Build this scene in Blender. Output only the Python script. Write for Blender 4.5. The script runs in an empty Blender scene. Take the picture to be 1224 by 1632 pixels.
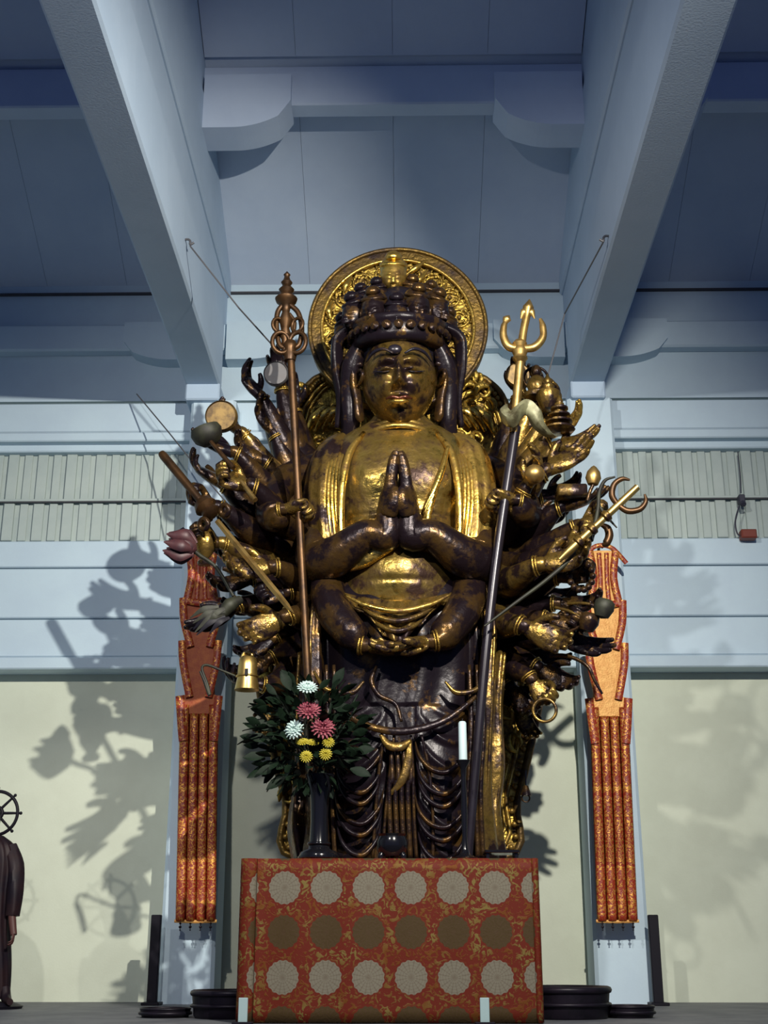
import bpy, bmesh, math, random
from mathutils import Vector, Matrix, noise
random.seed(7)
scene = bpy.context.scene
COL = scene.collection
R = math.radians

# ------------------------------------------------------------------ camera
F_PX = 2019.0                     # focal length in pixels of the 1224 x 1632 frame
PITCH = R(19.2); YAW = math.atan(.0154)
CAM = Vector((.07, 0, 1.6))
FW = Vector((-math.sin(YAW)*math.cos(PITCH), math.cos(YAW)*math.cos(PITCH), math.sin(PITCH)))
RT = Vector((math.cos(YAW), math.sin(YAW), 0)); UP = RT.cross(FW)
def at(px, py, Y):
    d = FW + RT*((px-612)/F_PX) + UP*((816-py)/F_PX)
    return CAM + d*(Y/d.y)
cd = bpy.data.cameras.new('camera'); cam = bpy.data.objects.new('camera', cd); COL.objects.link(cam)
cam.location = CAM; cam.rotation_euler = (R(90)+PITCH, 0, YAW)
cd.sensor_fit = 'VERTICAL'; cd.sensor_height = 36; cd.sensor_width = 27; cd.lens = F_PX/1632*36
cd.clip_start = .05; cd.clip_end = 200
scene.camera = cam

# ------------------------------------------------------------------ world, lights, exposure
w = bpy.data.worlds.new('world'); scene.world = w; w.use_nodes = True
w.node_tree.nodes['Background'].inputs[0].default_value = (.20, .27, .62, 1)
w.node_tree.nodes['Background'].inputs[1].default_value = .48
def spot(name, loc, target, power, color, angle, blend, radius):
    l = bpy.data.lights.new(name, 'SPOT'); o = bpy.data.objects.new(name, l); COL.objects.link(o)
    o.location = loc; o.rotation_euler = (Vector(target)-Vector(loc)).to_track_quat('-Z', 'Y').to_euler()
    l.energy = power; l.color = color; l.spot_size = R(angle); l.spot_blend = blend; l.shadow_soft_size = radius
    return o
spot('spotlight_right', (1.95, 2.4, 6.75), (-1.0, 10, 3.9), 4600, (1, .95, .84), 86, 1, .05)
spot('spotlight_left', (-2.1, 2.6, 6.7), (.6, 10, 3.9), 1350, (1, .95, .88), 86, 1, .09)
spot('spotlight_neighbour', (-5.3, 7.0, 4.7), (-3.2, 11.2, 1.9), 260, (1, .95, .86), 44, .6, .04)
scene.view_settings.view_transform = 'Standard'; scene.view_settings.look = 'None'
scene.view_settings.exposure = -0.25; scene.view_settings.gamma = 1.0
scene.view_settings.use_curve_mapping = False

# ------------------------------------------------------------------ materials
MATS = {}
def mat(name, col, rough=.6, metal=0.0, col2=None, nscale=6.0, thresh=(.4, .6), bump=0.0, bscale=40.0, rough2=None, metal2=None, detail=6.0, coat=0.0, emit=0, spec=.5):
    m = bpy.data.materials.new(name); m.use_nodes = True; nt = m.node_tree; n = nt.nodes; L = nt.links
    b = n['Principled BSDF']; b.inputs['Base Color'].default_value = (*col, 1); b.inputs['Roughness'].default_value = rough
    b.inputs['Metallic'].default_value = metal; b.inputs['Coat Weight'].default_value = coat; b.inputs['Specular IOR Level'].default_value = spec
    tc = n.new('ShaderNodeTexCoord')
    if col2:
        nz = n.new('ShaderNodeTexNoise'); nz.inputs['Scale'].default_value = nscale; nz.inputs['Detail'].default_value = detail
        nz.inputs['Roughness'].default_value = .65; L.new(tc.outputs['Object'], nz.inputs['Vector'])
        rp = n.new('ShaderNodeValToRGB'); rp.color_ramp.elements[0].position = thresh[0]; rp.color_ramp.elements[1].position = thresh[1]
        L.new(nz.outputs['Fac'], rp.inputs['Fac'])
        mx = n.new('ShaderNodeMix'); mx.data_type = 'RGBA'; mx.inputs['A'].default_value = (*col, 1); mx.inputs['B'].default_value = (*col2, 1)
        L.new(rp.outputs['Color'], mx.inputs['Factor']); L.new(mx.outputs['Result'], b.inputs['Base Color'])
        for key, a, c in (('Roughness', rough, rough2), ('Metallic', metal, metal2)):
            if c is not None:
                mr = n.new('ShaderNodeMapRange'); mr.inputs['To Min'].default_value = a; mr.inputs['To Max'].default_value = c
                L.new(rp.outputs['Color'], mr.inputs['Value']); L.new(mr.outputs['Result'], b.inputs[key])
    if bump:
        nb = n.new('ShaderNodeTexNoise'); nb.inputs['Scale'].default_value = bscale; nb.inputs['Detail'].default_value = 5
        L.new(tc.outputs['Object'], nb.inputs['Vector'])
        bp = n.new('ShaderNodeBump'); bp.inputs['Strength'].default_value = bump; bp.inputs['Distance'].default_value = .02
        L.new(nb.outputs['Fac'], bp.inputs['Height']); L.new(bp.outputs['Normal'], b.inputs['Normal'])
    if emit:
        b.inputs['Emission Color'].default_value = (*col, 1); b.inputs['Emission Strength'].default_value = emit
    MATS[name] = m; return m
mat('white_paint', (.50, .63, .72), .75, col2=(.47, .59, .69), nscale=1.3, bump=.05, bscale=60)
mat('beam_paint_dimmed', (.42, .53, .66), .75, col2=(.39, .50, .63), nscale=1.3, bump=.05, bscale=60)  # same white paint, darker here: dimmer light on the beams put into colour
mat('ceiling_paint_brightened', (.52, .61, .74), .8, col2=(.48, .57, .71), nscale=1.1, bump=.05, bscale=60)  # same paint as the beams, lighter here: brighter ceiling light put into colour
mat('cream_paint', (.60, .645, .53), .8, col2=(.56, .60, .49), nscale=1.5, bump=.05, bscale=50)
mat('slat_paint', (.42, .49, .47), .75, col2=(.37, .44, .43), nscale=2.5)
mat('groove', (.06, .06, .07), .9)
mat('platform_wood', (.12, .125, .135), .6, col2=(.07, .075, .09), nscale=3)
mat('floor_stone', (.30, .29, .27), .5, col2=(.22, .21, .20), nscale=2)
GOLD = (.72, .47, .10); DARK = (.022, .012, .012)
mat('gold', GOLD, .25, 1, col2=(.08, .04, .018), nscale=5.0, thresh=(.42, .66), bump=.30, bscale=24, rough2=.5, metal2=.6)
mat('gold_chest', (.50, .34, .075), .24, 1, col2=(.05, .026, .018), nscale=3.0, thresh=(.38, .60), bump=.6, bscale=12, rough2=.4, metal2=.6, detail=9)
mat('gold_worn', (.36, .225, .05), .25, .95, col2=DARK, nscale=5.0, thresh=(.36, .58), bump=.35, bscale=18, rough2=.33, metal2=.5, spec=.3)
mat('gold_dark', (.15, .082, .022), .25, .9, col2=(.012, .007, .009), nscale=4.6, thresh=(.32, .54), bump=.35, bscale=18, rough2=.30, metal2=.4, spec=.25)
mat('lacquer_dark', (.009, .006, .009), .30, .15, col2=(.15, .08, .02), nscale=5, thresh=(.55, .70), bump=.25, bscale=14, metal2=.85, rough2=.28, spec=.18)
mat('gold_relief', (.62, .42, .08), .34, 1, col2=(.06, .03, .012), nscale=8.0, thresh=(.40, .62), bump=.7, bscale=30, rough2=.5, metal2=.6)
mat('gold_border', (.20, .125, .032), .40, .9, col2=(.03, .016, .012), nscale=5.0, thresh=(.40, .66), bump=.4, bscale=30, rough2=.5, metal2=.5)
mat('bronze_staff', (.085, .042, .015), .42, .7, col2=(.035, .018, .009), nscale=6, thresh=(.4, .65))
mat('bright_gold', (.50, .33, .11), .40, .9, col2=(.22, .12, .035), nscale=8, thresh=(.45, .7))
mat('polished_brass', (.72, .50, .16), .34, .95, col2=(.45, .28, .08), nscale=8, thresh=(.45, .7))
mat('staff_grey', (.018, .015, .022), .30, .3, col2=(.014, .010, .014), nscale=4, thresh=(.4, .65))
mat('silver_disc', (.12, .12, .125), .6, .1, col2=(.11, .10, .10), nscale=7)
mat('disc_gold', (.20, .125, .035), .5, .45, col2=(.07, .04, .012), nscale=9)
mat('verdigris', (.026, .028, .015), .6, .2, col2=(.010, .009, .007), nscale=8)
mat('pale_verdigris', (.22, .215, .12), .5, .3, col2=(.07, .06, .03), nscale=7)
mat('hair_blue', (.010, .009, .016), .35, .1, col2=(.08, .045, .015), nscale=6, thresh=(.55, .72), bump=.3, bscale=20, spec=.2)
mat('lip_red', (.09, .025, .012), .3, .6)
mat('eye_white', (.85, .70, .35), .3, .7)
mat('pink_bud', (.07, .022, .024), .5, .1, col2=(.03, .010, .015), nscale=6)
mat('black_lacquer', (.005, .005, .007), .16, 0, spec=.35)
mat('black_matte', (.006, .005, .010), .5, spec=.2)
mat('dark_bronze', (.014, .010, .018), .42, .3, col2=(.007, .006, .010), nscale=5, spec=.25)
mat('dark_statue', (.008, .005, .010), .5, .1, col2=(.018, .008, .010), nscale=5, spec=.2)
mat('skin_wood', (.075, .030, .026), .5, spec=.3)
mat('leaf_green', (.003, .008, .004), .6, col2=(.006, .016, .007), nscale=9, spec=.15)
mat('white_petal', (.42, .55, .52), .6); mat('pink_petal', (.13, .010, .028), .6, col2=(.26, .06, .08), nscale=20)
mat('yellow_petal', (.36, .30, .02), .6); mat('white_wax', (.42, .54, .56), .6); mat('white_card', (.26, .36, .37), .6)
mat('wire', (.10, .10, .11), .5, .3); mat('sign_red', (.16, .025, .012), .5); mat('device', (.03, .03, .05), .5)
mat('banner_orange', (.36, .085, .013), .6, .05, col2=(.28, .045, .008), nscale=12, bump=.2, bscale=60)
mat('banner_gold', (.66, .36, .10), .5, .25, col2=(.54, .25, .055), nscale=14, bump=.3, bscale=60)

def brocade(name, red, gold, scale, lo, hi, metal=.6):
    m = bpy.data.materials.new(name); m.use_nodes = True; nt = m.node_tree; n = nt.nodes; L = nt.links
    b = n['Principled BSDF']; b.inputs['Roughness'].default_value = .45
    tc = n.new('ShaderNodeTexCoord')
    nz = n.new('ShaderNodeTexNoise'); nz.inputs['Scale'].default_value = scale; nz.inputs['Detail'].default_value = 2; nz.inputs['Distortion'].default_value = 1.5
    L.new(tc.outputs['Object'], nz.inputs['Vector'])
    rp = n.new('ShaderNodeValToRGB'); rp.color_ramp.elements[0].position = lo; rp.color_ramp.elements[1].position = hi
    L.new(nz.outputs['Fac'], rp.inputs['Fac'])
    mx = n.new('ShaderNodeMix'); mx.data_type = 'RGBA'; mx.inputs['A'].default_value = (*red, 1); mx.inputs['B'].default_value = (*gold, 1)
    L.new(rp.outputs['Color'], mx.inputs['Factor']); L.new(mx.outputs['Result'], b.inputs['Base Color'])
    mr = n.new('ShaderNodeMath'); mr.operation = 'MULTIPLY'; mr.inputs[1].default_value = metal
    L.new(rp.outputs['Color'], mr.inputs[0]); L.new(mr.outputs[0], b.inputs['Metallic'])
    bp = n.new('ShaderNodeBump'); bp.inputs['Strength'].default_value = .35; bp.inputs['Distance'].default_value = .01
    L.new(nz.outputs['Fac'], bp.inputs['Height']); L.new(bp.outputs['Normal'], b.inputs['Normal'])
    MATS[name] = m; return m
brocade('banner_red', (.26, .020, .005), (.62, .30, .06), 34, .52, .64)
brocade('banner_streamer', (.24, .018, .005), (.58, .28, .05), 36, .49, .60)

def altar_cloth_material():
    m = bpy.data.materials.new('altar_brocade'); m.use_nodes = True; nt = m.node_tree; n = nt.nodes; L = nt.links
    b = n['Principled BSDF']; b.inputs['Roughness'].default_value = .65; b.inputs['Specular IOR Level'].default_value = .15
    uv = n.new('ShaderNodeUVMap'); uv.uv_map = 'UVMap'
    sp = n.new('ShaderNodeSeparateXYZ'); L.new(uv.outputs['UV'], sp.inputs[0])
    def M(op, a, c=None, d=None):
        x = n.new('ShaderNodeMath'); x.operation = op
        for i, v in enumerate((a, c, d)):
            if v is None: continue
            if isinstance(v, (int, float)): x.inputs[i].default_value = v
            else: L.new(v, x.inputs[i])
        return x.outputs[0]
    U, V = sp.outputs[0], sp.outputs[1]          # uv in medallion cells
    fu = M('SUBTRACT', M('FRACT', U), .5); fv = M('SUBTRACT', M('FRACT', V), .5)
    r = M('SQRT', M('ADD', M('MULTIPLY', fu, fu), M('MULTIPLY', fv, fv)))
    ang = M('ARCTAN2', fv, fu)
    sc = M('MULTIPLY', M('COSINE', M('MULTIPLY', ang, 16)), .012)
    rr = M('ADD', r, sc)
    inside = M('LESS_THAN', rr, .375)
    # chrysanthemum petals: thin dark spokes and rings
    sp1 = M('LESS_THAN', M('COSINE', M('MULTIPLY', ang, 16)), -.72)
    ring = M('GREATER_THAN', M('COSINE', M('MULTIPLY', r, 95)), .62)
    core = M('LESS_THAN', r, .05)
    lines = M('MINIMUM', M('ADD', M('ADD', M('MULTIPLY', sp1, .55), M('MULTIPLY', ring, .35)), M('MULTIPLY', core, .5)), 1.0)
    row = M('GREATER_THAN', M('MODULO', M('FLOOR', V), 2), .5)      # alternate rows silver / olive gold
    def C(fac, a, c):
        x = n.new('ShaderNodeMix'); x.data_type = 'RGBA'
        L.new(fac, x.inputs['Factor'])
        for k, v in (('A', a), ('B', c)):
            if isinstance(v, tuple): x.inputs[k].default_value = (*v, 1)
            else: L.new(v, x.inputs[k])
        return x.outputs['Result']
    disc = C(row, (.045, .028, .010), (.135, .122, .092))
    disc = C(M('MULTIPLY', lines, .5), disc, (.055, .030, .018))
    nz = n.new('ShaderNodeTexNoise'); nz.inputs['Scale'].default_value = 5.5; nz.inputs['Detail'].default_value = 2; nz.inputs['Distortion'].default_value = 2.0
    L.new(uv.outputs['UV'], nz.inputs['Vector'])
    rp = n.new('ShaderNodeValToRGB'); rp.color_ramp.elements[0].position = .50; rp.color_ramp.elements[1].position = .58
    L.new(nz.outputs['Fac'], rp.inputs['Fac'])
    nb = n.new('ShaderNodeTexNoise'); nb.inputs['Scale'].default_value = 1.7; L.new(uv.outputs['UV'], nb.inputs['Vector'])
    r2 = n.new('ShaderNodeValToRGB'); r2.color_ramp.elements[0].position = .40; r2.color_ramp.elements[1].position = .62
    L.new(nb.outputs['Fac'], r2.inputs['Fac'])
    rim = M('LESS_THAN', rr, .42)
    vein = M('MULTIPLY', rp.outputs['Color'], M('SUBTRACT', 1.0, M('MULTIPLY', rim, .8)))
    g = C(r2.outputs['Color'], (.11, .036, .007), (.135, .098, .028))
    ground = C(vein, (.088, .010, .004), g)
    L.new(C(inside, ground, disc), b.inputs['Base Color'])
    L.new(M('MULTIPLY', vein, .35), b.inputs['Metallic'])
    bp = n.new('ShaderNodeBump'); bp.inputs['Strength'].default_value = .25; bp.inputs['Distance'].default_value = .006
    L.new(M('ADD', inside, vein), bp.inputs['Height']); L.new(bp.outputs['Normal'], b.inputs['Normal'])
    MATS['altar_brocade'] = m
altar_cloth_material()

# ------------------------------------------------------------------ mesh helpers
def catmull(pts, n):
    P = [Vector(p) for p in pts]; out = []
    if len(P) == 2: return [P[0].lerp(P[1], i/n) for i in range(n+1)]
    for i in range(len(P)-1):
        p0 = P[i-1] if i else P[0]*2-P[1]; p1 = P[i]; p2 = P[i+1]; p3 = P[i+2] if i+2 < len(P) else P[i+1]*2-P[i]
        for k in range(n):
            t = k/n
            out.append(.5*((2*p1)+(p2-p0)*t+(2*p0-5*p1+4*p2-p3)*t*t+(3*p1-p0-3*p2+p3)*t**3))
    out.append(P[-1]); return out
def interp(tab, x):
    """rows (x, a, b, ...) sorted by x, smooth interpolation"""
    if x <= tab[0][0]: return tab[0][1:]
    for i in range(len(tab)-1):
        a, c = tab[i], tab[i+1]
        if x <= c[0]:
            t = (x-a[0])/(c[0]-a[0]); p = tab[i-1] if i else a; q = tab[i+2] if i+2 < len(tab) else c
            res = []
            for k in range(1, len(a)):
                m1 = (c[k]-p[k])/max(1e-6, (c[0]-p[0])); m2 = (q[k]-a[k])/max(1e-6, (q[0]-a[0])); h = c[0]-a[0]
                res.append((2*t**3-3*t*t+1)*a[k]+(t**3-2*t*t+t)*h*m1+(-2*t**3+3*t*t)*c[k]+(t**3-t*t)*h*m2)
            return res
    return tab[-1][1:]
class MB:
    def __init__(s): s.v = []; s.f = []; s.uv = None
    def add(s, v, f):
        o = len(s.v); s.v += [Vector(p) for p in v]; s.f += [tuple(i+o for i in q) for q in f]; return s
    def box(s, lo, hi):
        (a, b, c), (d, e, g) = lo, hi
        return s.add([(a,b,c),(d,b,c),(d,e,c),(a,e,c),(a,b,g),(d,b,g),(d,e,g),(a,e,g)],
                     [(0,3,2,1),(4,5,6,7),(0,1,5,4),(1,2,6,5),(2,3,7,6),(3,0,4,7)])
    def cbox(s, lo, hi, c=.01):
        """box with chamfered edges"""
        bm = bmesh.new(); bmesh.ops.create_cube(bm, size=1)
        sx, sy, sz = (hi[i]-lo[i] for i in range(3))
        for v in bm.verts: v.co = Vector((lo[0]+(v.co.x+.5)*sx, lo[1]+(v.co.y+.5)*sy, lo[2]+(v.co.z+.5)*sz))
        bmesh.ops.bevel(bm, geom=bm.edges[:], offset=min(c, .45*min(sx, sy, sz)), segments=1, affect='EDGES')
        bm.verts.index_update(); s.add([v.co.copy() for v in bm.verts], [[v.index for v in f.verts] for f in bm.faces]); bm.free(); return s
    def prism(s, poly, Y0, Y1):
        """outline in x,z extruded from Y0 to Y1"""
        n = len(poly); v = [(x, Y0, z) for x, z in poly]+[(x, Y1, z) for x, z in poly]
        return s.add(v, [tuple(range(n)), tuple(range(2*n-1, n-1, -1))]+[(i, i+n, (i+1) % n+n, (i+1) % n) for i in range(n)])
    def tube(s, pts, rad, n=8, sub=1, flat=None, ridge=None, closed=False, twist=0):
        P = catmull(pts, sub) if sub > 1 else [Vector(p) for p in pts]; m = len(P)
        if isinstance(rad, (int, float)): rr = [rad]*m
        else:
            rr = []
            for i in range(m):
                t = i/(m-1)*(len(rad)-1); k = min(int(t), len(rad)-2); rr.append(rad[k]+(rad[k+1]-rad[k])*(t-k))
        V = []; ref = None
        for i, p in enumerate(P):
            if closed: d = P[(i+1) % m]-P[i-1]
            else: d = P[min(i+1, m-1)]-P[max(i-1, 0)]
            d = d.normalized() if d.length > 1e-9 else Vector((0,0,1))
            if ref is None:
                ref = Vector((0,1,0)) if abs(d.y) < .9 else Vector((1,0,0))
            a = (ref-d*ref.dot(d)); a = a.normalized() if a.length > 1e-6 else d.orthogonal().normalized()
            ref = a; b = d.cross(a)
            for k in range(n):
                t = 2*math.pi*k/n+twist; q = rr[i]
                if ridge: q *= 1+ridge[1]*math.sin(ridge[0]*t+i*ridge[2])
                fa, fb = (flat if flat else (1, 1))
                V.append(p+a*math.cos(t)*q*fa+b*math.sin(t)*q*fb)
        Fc = []
        for i in range(m if closed else m-1):
            j = (i+1) % m
            for k in range(n): Fc.append((i*n+k, i*n+(k+1) % n, j*n+(k+1) % n, j*n+k))
        if not closed:
            V += [P[0], P[-1]]
            for k in range(n): Fc += [(m*n, (k+1) % n, k), (m*n+1, (m-1)*n+k, (m-1)*n+(k+1) % n)]
        return s.add(V, Fc)
    def lathe(s, prof, center, n=24, axis=None, sx=1, sy=1):
        """profile (radius, height) about an axis through center"""
        A = Vector(axis).normalized() if axis else Vector((0,0,1)); X = A.orthogonal().normalized() if axis else Vector((1,0,0)); Y = A.cross(X)
        c = Vector(center); V = []; m = len(prof)
        for r, h in prof:
            for k in range(n):
                t = 2*math.pi*k/n; V.append(c+X*math.cos(t)*r*sx+Y*math.sin(t)*r*sy+A*h)
        Fc = [(i*n+k, i*n+(k+1) % n, (i+1)*n+(k+1) % n, (i+1)*n+k) for i in range(m-1) for k in range(n)]
        V += [c+A*prof[0][1], c+A*prof[-1][1]]
        for k in range(n): Fc += [(m*n, (k+1) % n, k), (m*n+1, (m-1)*n+k, (m-1)*n+(k+1) % n)]
        return s.add(V, Fc)
    def ball(s, c, rx, ry=None, rz=None, n=16, m=10):
        ry = ry or rx; rz = rz or rx; c = Vector(c)
        V = [c+Vector((0,0,-rz))]
        for i in range(1, m):
            p = math.pi*i/m
            for k in range(n):
                t = 2*math.pi*k/n; V.append(c+Vector((rx*math.sin(p)*math.cos(t), ry*math.sin(p)*math.sin(t), -rz*math.cos(p))))
        V.append(c+Vector((0,0,rz))); Fc = []
        for k in range(n): Fc += [(0, 1+(k+1) % n, 1+k), (len(V)-1, 1+(m-2)*n+k, 1+(m-2)*n+(k+1) % n)]
        for i in range(m-2):
            for k in range(n): Fc.append((1+i*n+k, 1+i*n+(k+1) % n, 1+(i+1)*n+(k+1) % n, 1+(i+1)*n+k))
        return s.add(V, Fc)
    def torus(s, c, r, t, axis=(0,1,0), n=32, m=8, a0=0, a1=360, rz=None):
        A = Vector(axis).normalized(); X = Vector((1,0,0)) if abs(A.x) < .9 else Vector((0,0,1)); X = (X-A*X.dot(A)).normalized(); Z = X.cross(A); c = Vector(c); rz = rz or r
        full = abs(a1-a0) >= 360; k = n if full else n+1
        P = [c+X*math.cos(R(a0+(a1-a0)*i/n))*r+Z*math.sin(R(a0+(a1-a0)*i/n))*rz for i in range(k)]
        return s.tube(P, t, m, closed=full)
    def transform(s, M):
        s.v = [M @ p for p in s.v]; return s
    def mesh(s, name, m=None, smooth=True):
        me = bpy.data.meshes.new(name); me.from_pydata([tuple(p) for p in s.v], [], s.f); me.update()
        if m: me.materials.append(MATS[m])
        if smooth: me.polygons.foreach_set('use_smooth', [True]*len(me.polygons))
        return me
    def build(s, name, m, parent=None, smooth=True, **kw):
        xs = [p.x for p in s.v]; ys = [p.y for p in s.v]; zs = [p.z for p in s.v]
        o = Vector(((min(xs)+max(xs))/2, (min(ys)+max(ys))/2, min(zs)))
        s.v = [p-o for p in s.v]
        bm = bmesh.new(); me = s.mesh(name, m, smooth); bm.from_mesh(me); bmesh.ops.recalc_face_normals(bm, faces=bm.faces[:]); bm.to_mesh(me); bm.free()
        if smooth and kw.pop('sharp', True):
            me.set_sharp_from_angle(angle=R(48))
        ob = bpy.data.objects.new(name, me); COL.objects.link(ob); ob.location = o
        if parent: adopt(ob, parent)
        return tag(ob, **kw)
WL = {}                                       # world location of every object made here
def worldloc(o):
    p = Vector(o.location)
    return p
def adopt(ob, parent):
    chain = []; q = parent; M = Matrix.Identity(4)
    while q:
        chain.append(q); q = q.parent
    for c in reversed(chain): M = M @ c.matrix_parent_inverse @ c.matrix_basis
    ob.parent = parent; ob.matrix_parent_inverse = M.inverted()
def tag(o, label=None, cat=None, group=None, kind=None):
    for k, v in (('label', label), ('category', cat), ('group', group), ('kind', kind)):
        if v: o[k] = v
    return o
def empty(name, loc, label=None, cat=None, group=None):
    o = bpy.data.objects.new(name, None); COL.objects.link(o); o.location = loc; o.empty_display_size = .05
    return tag(o, label, cat, group)
def inst(name, me, M, parent=None, **kw):
    o = bpy.data.objects.new(name, me); COL.objects.link(o); o.matrix_world = M
    o.matrix_basis = M
    if parent: adopt(o, parent)
    return tag(o, **kw)
def frame(pos, zdir, ydir, sc=1.0):
    z = Vector(zdir).normalized(); y = Vector(ydir); y = y-z*y.dot(z)
    y = y.normalized() if y.length > 1e-5 else z.orthogonal().normalized(); x = y.cross(z)
    M = Matrix(((x.x, y.x, z.x, 0), (x.y, y.y, z.y, 0), (x.z, y.z, z.z, 0), (0, 0, 0, 1)))
    return Matrix.Translation(pos) @ M @ Matrix.Scale(sc, 4)

# ================================================================== the building
PLAT = 1.19                                   # top of the altar platform
BXL, BXR = -1.905, 1.908                      # ceiling beam centres
CXL, CXR = -1.80, 1.93                        # column centres
X0, X1 = -5.6, 5.6                            # ends of the hall that are built
YW = 12.0
fl = MB().box((-9, -6, -.1), (9, 14, 0)).build('floor', 'floor_stone', smooth=False, kind='structure')
MB().cbox((X0, 7.9, 0), (X1, YW+.05, PLAT), .02).build('altar_platform', 'platform_wood', smooth=False, kind='structure')
def zat(py, Y, px=100): return at(px, py, Y).z

# lower cream wall, three bays
wb = MB().box((X0, YW, PLAT-.02), (X1, YW+.12, 8.3)).build('wall_back', 'cream_paint', smooth=False, kind='structure')
tops = zat(1075, 11.75)
def run(name, y0, y1, Yf, m='white_paint', ch=.012):
    z0, z1 = sorted((zat(y0, Yf), zat(y1, Yf)))
    return MB().cbox((X0, Yf, z0), (X1, YW+.02, z1), ch).build(name, m, smooth=False, kind='structure')
run('trim_2', 1066, 1047, 11.74)              # projecting moulding over the panels
run('trim_3', 1047, 987, 11.80)
run('trim_4', 985, 906, 11.83)
run('trim_5', 904, 862, 11.86)
run('trim_6', 720, 704, 11.84)
run('trim_7', 703, 689, 11.74)
run('trim_8', 689, 643, 11.80)
# ---- batten screen: each slat its own piece
sc_z0, sc_z1 = zat(862, 11.93), zat(720, 11.93)
scr = MB().box((X0, YW-.05, sc_z0-.02), (X1, YW+.01, sc_z1+.02)).build('trim_9', 'slat_paint', smooth=False, kind='structure')
sl = MB().cbox((-.052, -.022, 0), (.052, .022, sc_z1-sc_z0), .006).mesh('slat', 'slat_paint', False)
sl2 = MB().cbox((-.040, -.012, 0), (.040, .012, sc_z1-sc_z0), .006).mesh('slat_narrow', 'slat_paint', False)
x = X0+.1; k = 0
while x < X1:
    if not (-1.5 < x < 1.7):
        inst('slat', sl if k % 2 else sl2, Matrix.Translation((x, YW-.062+random.uniform(-.006, .006), sc_z0)), scr)
    x += .148; k += 1
zr = zat(797, 11.88)
MB().cbox((X0, YW-.125, zr-.012), (X1, YW-.09, zr+.012), .004).build('trim_10', 'slat_paint', smooth=False, kind='structure')
MB().box((X0, YW-.118, zr-.022), (X1, YW-.095, zr-.0125)).build('trim_11', 'groove', smooth=False, kind='structure')
# ---- upper wall with cross beam and corbels
zc = zat(485, 12.1)                           # where the sloping ceiling starts
zt = zat(527, 11.9)
MB().box((X0, YW-.10, zat(640, 11.9)), (X1, YW+.02, zc+.3)).build('trim_12', 'white_paint', smooth=False, kind='structure')
MB().cbox((X0, YW-.24, zat(560, 11.78)), (X1, YW-.09, zt), .02).build('trim_13', 'white_paint', smooth=False, kind='structure')
def corbel(x0, x1, Yf, Yb, ztop, zlow, mt='white_paint'):
    """bracket deep at x0 (the beam) and curving up to x1"""
    poly = [(x0, ztop), (x0, zlow)]
    for i in range(1, 11):
        t = i/10
        poly.append((x0+(x1-x0)*(.30+.70*t), zlow+(ztop-zlow)*(.34*t**2.2+.16*max(0, t-.8)/.2)))
    poly += [(x1, ztop)]
    return MB().prism(poly, Yf, Yb).build('corbel', mt, smooth=False, kind='structure')
z574 = zat(574, 11.7)
for x0, s in ((BXL-.17, -1), (BXL+.17, 1), (BXR-.17, -1), (BXR+.17, 1)):
    corbel(x0, x0+s*.72, 11.70, YW-.05, zt-.01, z574)

# ---- sloping ceiling boards, rising towards the viewer
SL = .53
def zceil(Y): return zc+(12.1-Y)*SL
CR = 9.93                                     # cross beam line
cl = MB().add([(X0, 12.1, zceil(12.1)+.06), (X1, 12.1, zceil(12.1)+.06), (X1, 4.0, zceil(4.0)+.06), (X0, 4.0, zceil(4.0)+.06),
               (X0, 12.1, zceil(12.1)+.2), (X1, 12.1, zceil(12.1)+.2), (X1, 4.0, zceil(4.0)+.2), (X0, 4.0, zceil(4.0)+.2)],
              [(0,1,2,3),(4,7,6,5),(0,4,5,1),(1,5,6,2),(2,6,7,3),(3,7,4,0)]).build('ceiling', 'ceiling_paint_brightened', smooth=False, kind='structure')
def board(xa, xb, Ya, Yb):
    g = .0015
    za, zb = zceil(Ya), zceil(Yb)
    v = []
    for (x, Y, z) in ((xa+g, Ya, za), (xb-g, Ya, za), (xb-g, Yb, zb), (xa+g, Yb, zb)): v.append((x, Y, z))
    for (x, Y, z) in ((xa+g, Ya, za+.055), (xb-g, Ya, za+.055), (xb-g, Yb, zb+.055), (xa+g, Yb, zb+.055)): v.append((x, Y, z))
    MB().add(v, [(0,1,2,3),(4,7,6,5),(0,4,5,1),(1,5,6,2),(2,6,7,3),(3,7,4,0)]).build('ceiling_panel', 'ceiling_paint_brightened', cl, smooth=False)
for xs in ([-5.5, -4.6, -3.7, -2.85, -2.06], [-1.75, -.9, 0, .88, 1.75], [2.06, 2.9, 3.75, 4.6, 5.5]):
    for i in range(4):
        board(xs[i], xs[i+1], 12.02, CR+.06)
        board(xs[i], xs[i+1], CR-.22, 7.6); board(xs[i], xs[i+1], 7.56, 4.1)
MB().box((X0, 11.86, zc-.012), (X1, 11.90, zc+.006)).build('trim_14', 'groove', smooth=False, kind='structure')
# ---- cross beam under the ceiling with corbels
zb0, zb1 = at(630, 165, 9.8).z, at(630, 120, 9.8).z
MB().cbox((X0, 9.80, zb0), (X1, 10.0, zb1+.12), .015).build('beam', 'ceiling_paint_brightened', smooth=False, kind='structure')
zf = at(630, 88, 9.9).z
MB().box((X0, 9.86, zb1), (X1, 9.98, zf-.012)).build('beam', 'ceiling_paint_brightened', smooth=False, kind='structure')
MB().box((X0, 9.88, zf-.012), (X1, 9.95, zf+.06)).build('trim_15', 'groove', smooth=False, kind='structure')
zcb = at(345, 205, 9.72).z
for x0, s in ((BXL-.17, -1), (BXL+.17, 1), (BXR-.17, -1), (BXR+.17, 1)):
    corbel(x0, x0+s*.80, 9.70, 10.06, zb1-.05, zcb, 'ceiling_paint_brightened')
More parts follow.
